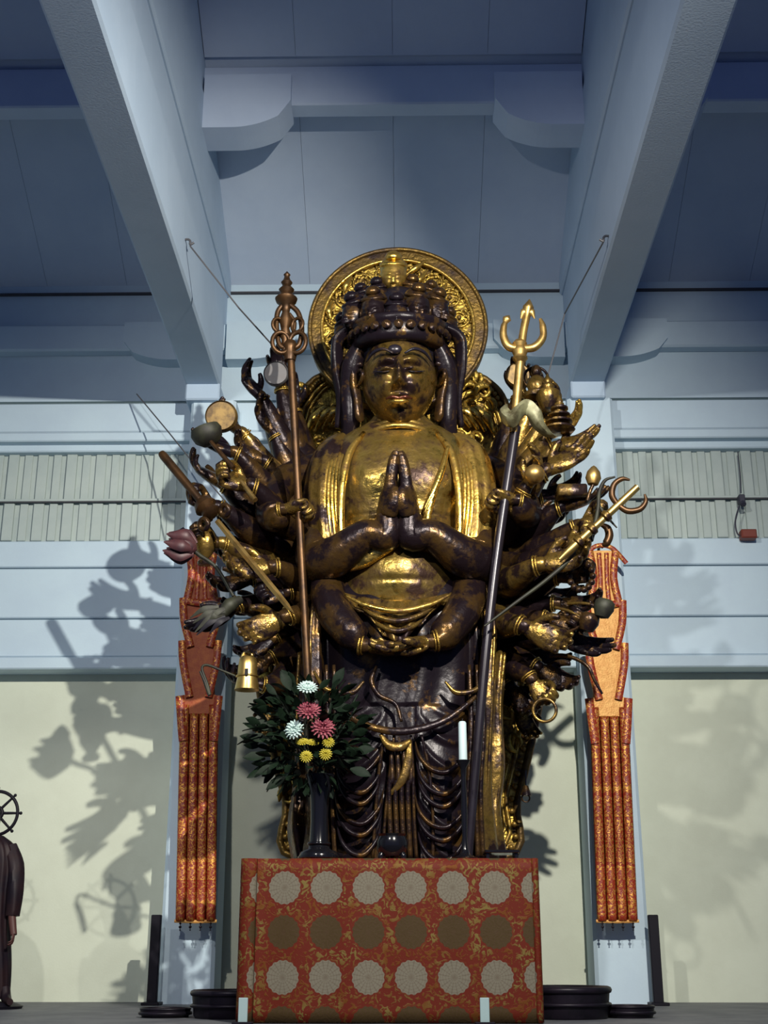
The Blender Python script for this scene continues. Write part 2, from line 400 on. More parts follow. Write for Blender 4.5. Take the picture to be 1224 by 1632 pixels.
# ---- ceiling beams running towards the viewer, in three lifts
hb = 6.93
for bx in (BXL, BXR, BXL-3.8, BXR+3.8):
    MB().cbox((bx-.17, 2.0, hb), (bx+.17, 11.55, hb+.71), .02).build('beam', 'beam_paint_dimmed', smooth=False, kind='structure')
    MB().box((bx-.135, 2.0, hb+.70), (bx+.135, 11.9, hb+1.23)).build('beam', 'beam_paint_dimmed', smooth=False, kind='structure')
    MB().cbox((bx-.17, 2.0, hb+1.22), (bx+.17, 11.9, hb+2.15), .02).build('beam', 'beam_paint_dimmed', smooth=False, kind='structure')
    MB().box((bx-.15, 2.0, hb+2.1), (bx+.15, 10.4, hb+5.2)).build('beam', 'beam_paint_dimmed', smooth=False, kind='structure')
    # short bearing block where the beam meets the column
    MB().cbox((bx-.17, 11.42, zat(640, 11.45)), (bx+.17, 11.95, hb+.02), .015).build('trim_16', 'beam_paint_dimmed', smooth=False, kind='structure')
# ---- columns
for cx in (CXL, CXR, CXL-3.75, CXR+3.75):
    w_ = .24; c_ = .03
    z1 = zat(640, 11.5)
    poly = [(-w_, -w_+c_), (-w_+c_, -w_), (w_-c_, -w_), (w_, -w_+c_), (w_, w_-c_), (w_-c_, w_), (-w_+c_, w_), (-w_, w_-c_)]
    m = MB(); n = 8
    m.add([(cx+a, 11.74+b, PLAT) for a, b in poly]+[(cx+a*.93, 11.74+b, z1) for a, b in poly], [tuple(range(n-1, -1, -1)), tuple(range(n, 2*n))]+[(i, (i+1) % n, (i+1) % n+n, i+n) for i in range(n)])
    m.build('column', 'white_paint', smooth=False, kind='structure')
# side walls far out, so that light bounces as in a closed hall
MB().box((X0-.1, 4, 0), (X0, 12.1, 9)).build('wall_left', 'white_paint', smooth=False, kind='structure')
MB().box((X1, 4, 0), (X1+.1, 12.1, 9)).build('wall_right', 'white_paint', smooth=False, kind='structure')

# ================================================================== the great statue
SX = .04                                      # its axis
def V3(px, py, Y): return at(px, py, Y)
ST = empty('bodhisattva_statue', (SX, 9.6, PLAT), 'huge gilded many-armed standing statue with palms pressed together before its chest', 'statue')
def loft(rows, n, sub, disp=None, p=2.3, cap=True):
    """rows: (z, xl, xr, yfront, yback)"""
    rows = sorted(rows); z0, z1 = rows[0][0], rows[-1][0]; V = []; Fc = []
    for i in range(sub+1):
        z = z0+(z1-z0)*i/sub; xl, xr, yf, yb = interp(rows, z)
        cx, hx, cy, hy = (xl+xr)/2, (xr-xl)/2, (yf+yb)/2, (yb-yf)/2
        for k in range(n):
            a = 2*math.pi*k/n; c, s = math.cos(a), math.sin(a)
            x = cx+hx*math.copysign(abs(c)**(2/p), c); y = cy+hy*math.copysign(abs(s)**(2/p), s)
            if disp:
                d = disp(x, z, -s, a); nv = Vector((c/hx, s/hy, 0)).normalized(); x += nv.x*d; y += nv.y*d
            V.append((x, y, z))
    for i in range(sub):
        for k in range(n): Fc.append((i*n+k, i*n+(k+1) % n, (i+1)*n+(k+1) % n, (i+1)*n+k))
    if cap: Fc += [tuple(range(n-1, -1, -1)), tuple(range(sub*n, sub*n+n))]
    return MB().add(V, Fc)
def row(py, l, r, yf, yb, Y=9.5):
    a, b = at(l, py, Y), at(r, py, Y); return (a.z, a.x, b.x, yf, yb)
def ridge(t, w=.5): return max(0, math.sin(t))**2
def g(x, s): return math.exp(-(x/s)**2)

# ---- torso with bare chest
def td(x, z, f, a):
    d = 0
    if f > 0:
        zc_ = at(640, 770, 9.2).z
        for sx in (-.23, .27): d += .045*g(x-SX-sx, .2)*g(z-zc_, .2)*f          # chest
        d -= .012*g(x-SX, .03)*g(z-zc_, .3)*f
        d -= .018*g(z-at(640, 828, 9.2).z-.05*abs(x-SX), .02)*f*(abs(x-SX) < .5)
        zb = at(640, 915, 9.1).z
        d += .06*g(x-SX, .26)*g(z-zb, .27)*f - .014*g(z-at(640, 926, 9.0).z-.25*(x-SX)**2, .018)*f*g(x-SX, .3)
    return d
torso = loft([row(640, 600, 672, 9.30, 9.62), row(668, 596, 677, 9.29, 9.66), row(684, 580, 696, 9.26, 9.72), row(698, 552, 722, 9.22, 9.8), row(716, 530, 745, 9.17, 9.85),
              row(745, 516, 760, 9.10, 9.9), row(790, 518, 758, 9.06, 9.92), row(840, 535, 738, 9.08, 9.9), row(890, 545, 730, 9.02, 9.9), row(940, 540, 735, 8.98, 9.9), row(1000, 530, 745, 9.04, 9.9)], 96, 120, td)
torso.build('torso', 'gold_chest', ST, sharp=False)
for i, py in enumerate((679, 690, 701)):     # three rings of the neck
    c = V3(637, py, 9.24); MB().torus((c.x, 9.46-.005*i, c.z+.03), .232+.030*i, .024, axis=(0, .22, 1), n=36, m=8).build('neck_ring', 'gold', ST, sharp=False)

# ---- lower robe with looping folds
LC = (-.32, .36)
zU0, zU1 = at(600, 1368, 9.1).z, at(600, 1150, 9.1).z
def rd(x, z, f, a):
    if f <= -.2: return 0
    d = 0; fx = max(0, f)
    if z < zU1+.1:
        for cx, w_ in ((LC[0], .24), (LC[1], .25)):
            u = (x-SX-cx)/w_
            if abs(u) < 1.15:
                ph = (z-zU0)+.26*(1-u*u)*1.0
                env = max(0, 1-abs(u)**4)*min(1, max(0, (zU1+.1-z)/.15))
                d += .034*env*ridge(ph*2*math.pi/.20)*fx + .05*max(0, 1-u*u)*fx*min(1, max(0, (zU1-z)/.3))
        u = (x-SX-.02)/.12
        if abs(u) < 1.2: d += .022*ridge((x-SX)*2*math.pi/.062)*max(0, 1-abs(u/1.2)**4)*fx - .03*max(0, 1-u*u)*fx
    else:
        d += .014*math.sin((x-SX)*22+2.2*math.sin(z*3))*fx
    if abs(x-SX) > .52: d += .028*math.sin(a*46+z*1.5)
    return d
zb = PLAT+.3
robe = loft([(zb, -.60, .72, 8.98, 10.0), row(1368, 516, 776, 8.97, 10.0), row(1300, 516, 774, 8.97, 10.0), row(1200, 512, 772, 8.98, 9.98), row(1100, 502, 778, 9.0, 9.96),
             row(1040, 500, 778, 8.98, 9.95), row(990, 502, 772, 9.0, 9.94), row(950, 512, 762, 9.06, 9.92), row(915, 528, 744, 9.12, 9.9)], 260, 230, rd, p=2.5)
robe.build('lower_robe', 'lacquer_dark', ST, sharp=False)
# lotus base that carries it, behind the altar table
lb = MB().lathe([(.95, 0), (1.0, .05), (1.0, .12), (.8, .18), (.9, .28), (.86, .34)], (SX, 9.54, PLAT), 48, sx=1.05, sy=.60); lb.build('lotus_base', 'gold_worn', ST)

# ---- apron, sashes and hems over the robe
def sash(name, pts, r, m='gold_worn', flat=(1, 1), n=10, sub=8, parent=ST, ridg=None): return MB().tube([V3(*p) for p in pts], r, n, sub, flat, ridg).build(name, m, parent, sharp=False)
sash('sash', [(503, 1092, 9.0), (530, 1118, 8.92), (575, 1152, 8.88), (635, 1166, 8.86), (700, 1152, 8.88), (745, 1122, 8.92), (776, 1090, 9.0)], [.008, .015, .021, .024, .021, .015, .008], 'gold_dark', (.7, 1.2))
sash('sash', [(606, 1170, 8.88), (620, 1188, 8.86), (638, 1190, 8.86), (655, 1180, 8.88)], [.010, .024, .026, .010], 'gold_worn', (.6, 1.3))
sash('sash', [(653, 1180, 8.88), (650, 1215, 8.88), (640, 1245, 8.88), (618, 1270, 8.9)], [.010, .022, .020, .006], 'gold_worn', (.5, 1.5))
for xs in ((628, 622, 614, 610), (655, 658, 660, 664), (612, 604, 598, 594), (672, 684, 690, 690)):
    sash('robe_hem', [(xs[0], 1172, 8.89), (xs[1], 1230, 8.9), (xs[2], 1300, 8.9), (xs[3], 1368, 8.9)], [.010, .013, .011, .013], 'gold_dark')
for s, xs in ((-1, (500, 520, 560, 600)), (1, (776, 760, 728, 690))):      # jewelled hem on each thigh
    sash('jewel_chain', [(xs[0], 1070, 8.98), (xs[1], 1098, 8.92), (xs[2], 1104, 8.90), ((xs[2]+xs[3])/2, 1086, 8.9)], [.008, .018, .020, .008], 'gold_worn')
sash('jewel_chain', [(600, 1062, 8.92), (592, 1085, 8.9), (604, 1108, 8.9), (630, 1122, 8.9), (640, 1150, 8.88)], [.010, .018, .018, .016, .01], 'gold_dark')
# hanging sleeve ends at each side
for s, path in ((-1, [(516, 930, 9.2), (505, 990, 9.12), (503, 1080, 9.1), (500, 1180, 9.12), (508, 1290, 9.14), (500, 1372, 9.14)]),
                (1, [(764, 930, 9.2), (778, 990, 9.12), (776, 1080, 9.1), (772, 1180, 9.12), (768, 1290, 9.14), (776, 1372, 9.14)]),
                (1, [(796, 1040, 9.3), (788, 1120, 9.3), (790, 1220, 9.3), (782, 1300, 9.3), (790, 1372, 9.3)]),
                (-1, [(486, 1040, 9.3), (482, 1120, 9.3), (484, 1220, 9.3), (478, 1300, 9.3), (486, 1372, 9.3)])):
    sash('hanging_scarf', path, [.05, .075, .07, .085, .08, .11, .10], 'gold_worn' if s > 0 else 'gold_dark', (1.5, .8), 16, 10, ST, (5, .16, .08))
    sash('scarf_edge', [(p[0]+s*9, p[1], p[2]-.10) for p in path], .013, 'gold_worn', (1, 1), 8, 10)

for cx_, hw, in ((572, 40), (704, 44)):      # swags of cloth looping over each leg
    for k in range(6):
        yb_ = 1232+k*(25 if cx_ < 600 else 27)+(7 if k % 2 else 0); h_ = hw*(1-.05*(k % 3))
        sash('robe_fold', [(cx_-h_, yb_-58, 8.97), (cx_-h_*.82, yb_-28, 8.905), (cx_-h_*.42, yb_-7, 8.875), (cx_+3, yb_, 8.865), (cx_+h_*.46, yb_-9, 8.875), (cx_+h_*.84, yb_-30, 8.905), (cx_+h_, yb_-60, 8.97)], [.004, .016, .024, .026, .022, .016, .004], 'lacquer_dark' if k % 3 else 'gold_dark', (1, .75), 10, 5)
for k in range(9):                           # long vertical pleats at hips and between the legs
    x_ = (520, 532, 622, 632, 642, 652, 748, 760, 768)[k]
    sash('robe_pleat', [(x_, 1060 if k < 2 or k > 5 else 1180, 9.0 if k < 2 or k > 5 else 8.90), (x_+3, 1160 if k < 2 or k > 5 else 1240, 8.98 if k < 2 or k > 5 else 8.90), (x_-2, 1260, 8.97 if k < 2 or k > 5 else 8.9), (x_+2, 1370, 8.97 if k < 2 or k > 5 else 8.9)], [.012, .022, .018, .02], 'gold_dark')
# ---- shawl over the shoulders: two draped sleeves and the folds falling from them
for s in (-1, 1):
    q = (lambda x: x) if s < 0 else (lambda x: 1276-x)
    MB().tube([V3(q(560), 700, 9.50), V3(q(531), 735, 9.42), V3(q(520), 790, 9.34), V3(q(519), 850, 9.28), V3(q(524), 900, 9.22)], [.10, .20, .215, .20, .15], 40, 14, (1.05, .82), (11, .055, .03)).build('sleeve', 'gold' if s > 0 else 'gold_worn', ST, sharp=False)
    for k in range(6):
        t = k/5
        sash('shawl_fold', [(q(556-t*22), 700+t*12, 9.33-.02*t), (q(543-t*26), 745, 9.14+t*.05), (q(541-t*30), 800, 9.08+t*.05), (q(548-t*34), 868-t*22, 9.06+t*.05)], [.012, .022, .024, .012], 'gold', sub=8, n=8)
    sash('shawl_edge', [(q(580), 690, 9.22), (q(558), 720, 9.12), (q(546), 770, 9.06), (q(543), 830, 9.05), (q(546), 880, 9.05)], [.02, .03, .032, .03, .02], 'gold')
for k in range(5):                           # scarf bunched across the right of the chest
    sash('chest_fold', [(714-k*3, 712+k*14, 9.10), (704-k*5, 750+k*12, 9.03), (690-k*2, 785+k*10, 9.0), (676, 812+k*7, 9.0)], [.014, .028, .026, .012], 'gold', sub=8)
sash('belt', [(556, 905, 9.02), (580, 890, 8.96), (612, 868, 8.93), (640, 852, 8.94), (660, 846, 8.97)], [.03, .062, .066, .055, .03], 'gold', (.6, 1.2))
sash('belt', [(660, 1290-426, 8.93), (690, 880, 8.95), (712, 905, 9.0)], [.012, .02, .014], 'gold_worn')
# cloth gathered over the lap hands: one bowl of pleats hanging between the forearms
def lap_cloth():
    V = []; nu, nv = 90, 26
    for j in range(nv+1):
        v = j/nv
        for i in range(nu+1):
            u = -1+2*i/nu; w_ = 92-52*v**1.5
            px = 633+u*w_; py = 942+14*(1-u*u)+(66-26*u*u)*v
            fold = math.sin(u*15*(1-.15*v)+.6*math.sin(v*3))
            Y = 8.93+.10*u*u-.11*math.sin(v*1.7)+.020*fold*(1-.4*v)
            V.append(V3(px, py, Y))
    Fc = [(j*(nu+1)+i, j*(nu+1)+i+1, (j+1)*(nu+1)+i+1, (j+1)*(nu+1)+i) for j in range(nv) for i in range(nu)]
    o = MB().add(V, Fc).build('lap_cloth', 'gold_worn', ST, sharp=False); md = o.modifiers.new('t', 'SOLIDIFY'); md.thickness = .02
lap_cloth()
for k, (y0_, w_, dp) in enumerate(((948, 84, 26), (964, 62, 26), (984, 44, 22))):
    sash('lap_fold', [(633-w_, y0_, 8.90), (633-w_*.6, y0_+dp*.62, 8.84), (633, y0_+dp, 8.80), (633+w_*.6, y0_+dp*.62, 8.84), (633+w_, y0_, 8.90)], [.008, .018, .020, .018, .008], 'gold_worn' if k else 'gold')

# ---- hands: palm, thumb and four fingers grown into one skin
def hand_mesh(kind, thumb_side):
    m = MB()
    # palm: loft along z
    V = []; n = 14; Z = [0, .08, .2, .34, .46, .54]; Wd = [.115, .14, .19, .215, .215, .18]; Th = [.10, .10, .105, .095, .08, .065]
    for z, w_, t in zip(Z, Wd, Th):
        for k in range(n):
            a = 2*math.pi*k/n; V.append((w_*math.cos(a), t*math.sin(a), z))
    Fc = [(i*n+k, i*n+(k+1) % n, (i+1)*n+(k+1) % n, (i+1)*n+k) for i in range(5) for k in range(n)]+[tuple(range(n-1, -1, -1)), tuple(range(5*n, 6*n))]
    m.add(V, Fc)
    curl = {'open': (8, 14, 12), 'relaxed': (22, 30, 24), 'grip': (62, 88, 58), 'flat': (1, 3, 3), 'cup': (34, 28, 20), 'point': (60, 85, 60)}[kind]
    T = -1
    for j, (bx, bz, ln, r) in enumerate(((-.155, .49, .40, .056), (-.052, .52, .45, .058), (.053, .51, .42, .056), (.150, .46, .33, .050))):
        c = curl if not (kind == 'point' and j == 0) else (4, 8, 6)
        jit = (j-1.5)*(4 if kind in ('open', 'relaxed', 'cup') else 0)
        p = Vector((bx, 0, bz-.05)); ang = 0; pts = [p.copy()]; spl = R((j-1.5)*(7 if kind in ('open', 'cup') else 2.5))
        p = p+Vector((0, 0, .05)); pts.append(p.copy())
        for seg, q in zip((.45, .32, .25), c):
            ang += R(q+jit*.6)
            p = p+Vector((math.sin(spl)*math.cos(ang), -math.sin(ang), math.cos(spl)*math.cos(ang)))*ln*seg; pts.append(p.copy())
        m.tube(pts, [r*1.08, r*1.05, r, r*.92, r*.62], 8, 3)
    if kind == 'grip': tp = [(-.12, -.02, .16), (-.23, -.09, .28), (-.20, -.20, .40), (-.07, -.25, .46)]
    elif kind == 'flat': tp = [(-.13, -.01, .14), (-.20, -.05, .26), (-.21, -.05, .38), (-.19, -.04, .48)]
    elif kind == 'cup': tp = [(-.12, 0, .14), (-.25, -.08, .25), (-.31, -.14, .36), (-.31, -.18, .46)]
    else: tp = [(-.12, 0, .14), (-.25, -.05, .25), (-.32, -.09, .37), (-.34, -.11, .47)]
    m.tube(tp, [.075, .072, .062, .040], 8, 3)
    if thumb_side > 0:
        m.v = [Vector((-p.x, p.y, p.z)) for p in m.v]; m.f = [tuple(reversed(f)) for f in m.f]
    bm = bmesh.new(); me = m.mesh('tmp'); bm.from_mesh(me); bmesh.ops.recalc_face_normals(bm, faces=bm.faces[:]); bm.to_mesh(me); bm.free()
    o = bpy.data.objects.new('tmp', me); COL.objects.link(o)
    md = o.modifiers.new('r', 'REMESH'); md.mode = 'VOXEL'; md.voxel_size = .019; md.use_smooth_shade = True
    sm = o.modifiers.new('s', 'SMOOTH'); sm.iterations = 2; sm.factor = .4
    dg = bpy.context.evaluated_depsgraph_get(); out = bpy.data.meshes.new_from_object(o.evaluated_get(dg)); out.name = 'hand_'+kind
    out.materials.clear()
    bpy.data.objects.remove(o); bpy.data.meshes.remove(me)
    return out
HM = {}
def hand_for(kind, side, matname):
    k = (kind, side, matname)
    if k not in HM:
        b = (kind, side)
        if b not in HM: HM[b] = hand_mesh(kind, side)
        me = HM[b].copy(); me.materials.append(MATS[matname]); HM[k] = me
    return HM[k]
BR = {}
def bracelet(p, d, r, parent):
    if 'm' not in BR:
        BR['m'] = MB().torus((0, 0, 0), 1, .12, axis=(0, 0, 1), n=20, m=6).torus((0, 0, .28), .96, .09, axis=(0, 0, 1), n=20, m=6).mesh('bracelet', 'gold')
    inst('bracelet', BR['m'], frame(p, d, (0, 1, 0), r), parent)
def arm(path, radii, hand_pos, fdir, palm, kind, side, sc, ma='gold_dark', mh='gold_dark', br=True, thick=1.15):
    """path of world points shoulder .. wrist; hand starts at hand_pos"""
    hp = Vector(hand_pos); d = Vector(fdir).normalized()
    P = [Vector(p) for p in path]+[hp-d*sc*.10, hp+d*sc*.06]
    r = list(radii)+([sc*.19, sc*.165] if thick > 1.3 else [sc*.13, sc*.115])
    if thick > 1.3: P[-1] = hp+d*sc*.16
    a = MB().tube(P, r, 16, 6).build('arm', ma, ST, sharp=False)
    inst('hand', hand_for(kind, side, mh), frame(hp, d, -Vector(palm), sc) @ Matrix.Diagonal((1, thick, 1, 1)), a)
    if br: bracelet(hp-d*sc*.12, d, sc*.16, a)
    return a
# ---- two arms with pressed palms
for s in (-1, 1):
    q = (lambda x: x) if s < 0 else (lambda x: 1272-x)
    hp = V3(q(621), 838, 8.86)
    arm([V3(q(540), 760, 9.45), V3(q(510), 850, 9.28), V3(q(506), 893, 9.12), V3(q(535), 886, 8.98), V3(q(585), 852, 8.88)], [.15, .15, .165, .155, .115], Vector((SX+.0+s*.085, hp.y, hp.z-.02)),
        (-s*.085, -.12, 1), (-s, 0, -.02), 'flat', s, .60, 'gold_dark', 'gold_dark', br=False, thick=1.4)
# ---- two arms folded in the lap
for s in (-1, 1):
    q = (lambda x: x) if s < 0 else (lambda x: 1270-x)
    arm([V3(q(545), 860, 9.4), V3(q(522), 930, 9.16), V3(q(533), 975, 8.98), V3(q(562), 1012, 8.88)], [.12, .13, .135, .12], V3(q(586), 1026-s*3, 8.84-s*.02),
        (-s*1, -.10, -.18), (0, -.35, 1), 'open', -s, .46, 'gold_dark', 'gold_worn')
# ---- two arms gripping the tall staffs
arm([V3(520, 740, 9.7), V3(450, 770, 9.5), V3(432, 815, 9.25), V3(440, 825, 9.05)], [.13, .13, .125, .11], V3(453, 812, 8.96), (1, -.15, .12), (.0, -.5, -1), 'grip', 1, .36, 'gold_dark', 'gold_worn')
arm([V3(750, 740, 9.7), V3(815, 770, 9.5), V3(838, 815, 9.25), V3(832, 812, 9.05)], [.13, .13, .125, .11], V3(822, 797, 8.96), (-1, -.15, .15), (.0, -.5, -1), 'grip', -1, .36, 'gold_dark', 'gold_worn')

# ---- the fan of smaller arms.  (hand px, py, depth, finger direction x,y,z, palm, kind, scale, arm colour, hand colour)
FAN_L = [
 (448, 615, 9.75, (-.2, -.1, 1), (0, -1, .3), 'cup', .36, 'gold_dark', 'lacquer_dark'),
 (415, 632, 9.60, (-.65, -.2, .75), (.5, -.6, .6), 'cup', .34, 'gold_dark', 'lacquer_dark'),
 (385, 690, 9.45, (-.75, -.3, .5), (.3, -.3, .9), 'cup', .34, 'gold_worn', 'gold_dark'),
 (372, 722, 9.25, (-1, -.2, .35), (.2, -.5, .8), 'open', .36, 'gold_dark', 'lacquer_dark'),
 (398, 775, 9.05, (-1, -.25, .22), (0, -.8, .5), 'grip', .40, 'gold_dark', 'gold_worn'),
 (352, 770, 9.30, (-.8, -.2, .45), (.4, -.3, .8), 'relaxed', .36, 'gold_dark', 'gold_dark'),
 (345, 808, 9.10, (-1, -.2, .25), (0, -.6, .8), 'grip', .36, 'gold_dark', 'gold_dark'),
 (352, 866, 9.20, (-1, -.35, .1), (0, -.8, .5), 'grip', .36, 'gold_worn', 'gold_dark'),
 (432, 905, 8.98, (-1, -.3, -.12), (0, -.9, .3), 'relaxed', .40, 'gold_dark', 'gold_worn'),
 (396, 925, 9.25, (-1, -.2, -.25), (0, -.8, .4), 'relaxed', .34, 'gold_dark', 'gold_dark'),
 (372, 968, 9.15, (-.85, -.2, -.62), (-.3, -.8, .3), 'open', .38, 'gold_dark', 'lacquer_dark'),
 (452, 985, 8.95, (-.9, -.3, -.5), (-.2, -.8, -.3), 'relaxed', .42, 'gold_dark', 'gold_worn'),
 (412, 1090, 9.20, (-.9, -.4, .12), (0, -.3, 1), 'cup', .34, 'gold_dark', 'lacquer_dark'),
 (428, 1052, 9.45, (-.8, -.2, -.5), (0, -.8, .3), 'relaxed', .34, 'gold_dark', 'gold_dark'),
 (436, 690, 9.65, (-.5, -.2, .85), (.4, -.8, .2), 'relaxed', .34, 'gold_dark', 'gold_dark'),
 (420, 735, 9.50, (-.9, -.3, .5), (.2, -.8, .4), 'relaxed', .34, 'gold_dark', 'gold_dark'),
 (405, 840, 9.35, (-1, -.2, .1), (0, -.8, .4), 'relaxed', .34, 'gold_dark', 'gold_dark'),
 (455, 945, 9.20, (-.95, -.3, -.3), (0, -.8, .4), 'grip', .34, 'gold_dark', 'lacquer_dark'),
 (455, 1090, 9.5, (-.6, -.3, -.8), (0, -.9, .1), 'relaxed', .34, 'gold_dark', 'gold_dark'),
 (415, 800, 9.55, (-1, -.1, .3), (0, -.8, .4), 'relaxed', .34, 'gold_dark', 'lacquer_dark'),
 (400, 880, 9.5, (-1, -.1, -.05), (0, -.8, .4), 'relaxed', .34, 'gold_dark', 'lacquer_dark'),
 (420, 960, 9.5, (-1, -.1, -.3), (0, -.8, .4), 'relaxed', .34, 'gold_dark', 'lacquer_dark'),
 (436, 1020, 9.55, (-.8, -.1, -.5), (0, -.8, .4), 'relaxed', .34, 'gold_dark', 'lacquer_dark'),
 (440, 1125, 9.75, (-.4, -.1, -.9), (0, -.8, .1), 'relaxed', .30, 'gold_dark', 'gold_worn'),
 (470, 650, 9.85, (-.2, -.1, 1), (0, -1, 0), 'relaxed', .32, 'gold_dark', 'lacquer_dark')]
FAN_R = [
 (826, 628, 9.75, (.1, -.1, 1), (0, -1, .3), 'cup', .34, 'gold_dark', 'lacquer_dark'),
 (846, 648, 9.60, (.4, -.2, .9), (-.4, -.8, .4), 'cup', .34, 'gold_worn', 'gold_worn'),
 (868, 668, 9.50, (.5, -.2, .8), (-.3, -.6, .6), 'cup', .34, 'gold_worn', 'gold_worn'),
 (878, 692, 9.40, (.9, -.3, .45), (0, -.7, .7), 'relaxed', .36, 'gold_worn', 'gold'),
 (888, 714, 9.30, (1, -.2, .28), (0, -.7, .6), 'open', .36, 'gold_worn', 'gold_worn'),
 (872, 750, 9.18, (1, -.2, .52), (-.2, -.8, .4), 'open', .42, 'gold_worn', 'gold_worn'),
 (838, 778, 9.05, (.5, -.4, .8), (-.2, -.6, .8), 'cup', .36, 'gold_dark', 'gold_worn'),
 (898, 808, 9.20, (1, -.3, .2), (0, -.3, 1), 'open', .36, 'gold_dark', 'gold_dark'),
 (922, 838, 9.05, (1, -.3, .3), (0, -.6, .8), 'grip', .36, 'gold_dark', 'gold_worn'),
 (900, 868, 8.95, (1, -.3, .25), (0, -.7, .7), 'grip', .36, 'gold_dark', 'gold_worn'),
 (864, 900, 8.90, (1, -.35, .1), (0, -.9, .3), 'relaxed', .42, 'gold_worn', 'gold_worn'),
 (895, 920, 9.10, (1, -.3, -.05), (0, -.7, .7), 'grip', .36, 'gold_dark', 'gold_dark'),
 (890, 962, 9.20, (1, -.3, -.12), (0, -.8, .4), 'relaxed', .36, 'gold_dark', 'gold_dark'),
 (876, 988, 9.05, (1, -.3, -.3), (0, -.8, .4), 'grip', .36, 'gold_dark', 'gold_dark'),
 (895, 1018, 9.15, (1, -.2, -.35), (0, -.8, .4), 'open', .38, 'gold_dark', 'lacquer_dark'),
 (838, 1000, 8.95, (.9, -.3, -.5), (0, -.9, -.2), 'relaxed', .42, 'gold_worn', 'gold_worn'),
 (860, 1065, 9.25, (.8, -.3, -.6), (0, -.9, .1), 'relaxed', .36, 'gold_dark', 'gold_dark'),
 (848, 1085, 9.15, (.55, -.2, -.85), (0, -.9, .1), 'grip', .34, 'gold_dark', 'gold_worn'),
 (835, 690, 9.65, (.4, -.2, .9), (-.4, -.8, .2), 'relaxed', .34, 'gold_dark', 'gold_dark'),
 (850, 830, 9.4, (1, -.2, .15), (0, -.8, .4), 'relaxed', .34, 'gold_dark', 'gold_dark'),
 (868, 790, 9.5, (1, -.1, .25), (0, -.8, .4), 'relaxed', .34, 'gold_dark', 'lacquer_dark'),
 (862, 870, 9.5, (1, -.1, .0), (0, -.8, .4), 'relaxed', .34, 'gold_dark', 'lacquer_dark'),
 (856, 945, 9.5, (1, -.1, -.2), (0, -.8, .4), 'relaxed', .34, 'gold_dark', 'lacquer_dark'),
 (845, 1035, 9.5, (.9, -.1, -.5), (0, -.8, .4), 'relaxed', .34, 'gold_dark', 'lacquer_dark'),
 (826, 1130, 9.75, (.4, -.1, -.9), (0, -.8, .1), 'relaxed', .30, 'gold_dark', 'gold_worn'),
 (815, 1095, 9.5, (.5, -.3, -.85), (0, -.9, .1), 'relaxed', .34, 'gold_dark', 'gold_dark')]
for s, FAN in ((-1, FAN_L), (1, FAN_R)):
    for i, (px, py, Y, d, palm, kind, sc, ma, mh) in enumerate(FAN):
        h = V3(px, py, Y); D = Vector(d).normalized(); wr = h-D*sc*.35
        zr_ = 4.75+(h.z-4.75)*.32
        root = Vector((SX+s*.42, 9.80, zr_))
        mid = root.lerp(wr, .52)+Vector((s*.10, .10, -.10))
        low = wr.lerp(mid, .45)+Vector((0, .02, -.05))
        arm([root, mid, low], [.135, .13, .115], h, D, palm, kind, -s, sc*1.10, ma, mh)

# ---- head
def head_mesh(name, rx, ry, rz, n, m, mt, sharpness=1.0):
    V = []; Fc = []
    for i in range(m+1):
        ph = math.pi*i/m
        for k in range(n):
            t = 2*math.pi*k/n
            x, y, z = math.sin(ph)*math.sin(t), -math.sin(ph)*math.cos(t), -math.cos(ph)     # t=0 faces -Y
            # skull to jaw: narrower chin, full cheeks
            wj = 1-.22*max(0, -z-.25)**1.4*1.6; f = max(0, -y)
            X, Yy, Z = x*rx*wj, y*ry*(1-.10*max(0, -z-.3)), z*rz
            u, v = x, z+.09; d = 0
            if f > 0:
                d += .030*g(u, .75)*g(v+.05, .8)
                # brows, sockets, lids
                for e in (-.36, .36):
                    d += .035*g(u-e, .26)*g(v-.22-.12*(1-((u-e)/.3)**2)*.4, .06)
                    d -= .060*g(u-e*.95, .22)*g(v-.13, .05)
                    d += .085*g(u-e, .20)*g(v-.075+.02*((u-e)/.2)**2, .060)
                    d -= .022*g(u-e, .21)*g(v-.015, .018)
                    d += .050*g(u-e*1.15, .22)*g(v+.25, .20)           # cheeks
                d += .115*g(u, .085)*g(v+.10, .16)+.075*g(u, .075)*g(v-.08, .16)  # nose
                d += .070*g(u, .16)*g(v+.20, .050)                        # nostrils
                d -= .020*g(u, .10)*g(v+.32, .04)
                d += .060*g(u, .22)*g(v+.405, .038)+.066*g(u, .17)*g(v+.515, .042)  # lips
                d -= .030*g(u, .24)*g(v+.455, .020)
                d -= .022*g(u, .2)*g(v+.60, .04)
                d += .055*g(u, .22)*g(v+.74, .12)                         # chin
            d *= f**.5*sharpness*(rx/.30)*1.25
            V.append((X, Yy-d, Z))
    for i in range(m):
        for k in range(n): Fc.append((i*n+k, i*n+(k+1) % n, (i+1)*n+(k+1) % n, (i+1)*n+k))
    return MB().add(V, Fc)
hc = V3(636, 606, 9.25); HX = .295
TILT = Matrix.Translation(hc) @ Matrix.Rotation(R(10), 4, 'X')
head_mesh('head', HX, .34, .425, 120, 110, 'gold_worn').transform(TILT).build('head', 'gold_worn', ST, sharp=False)
head = [o for o in COL.objects if o.name == 'head'][0]
def hp_(x, y, z): return TILT @ Vector((x, y, z))
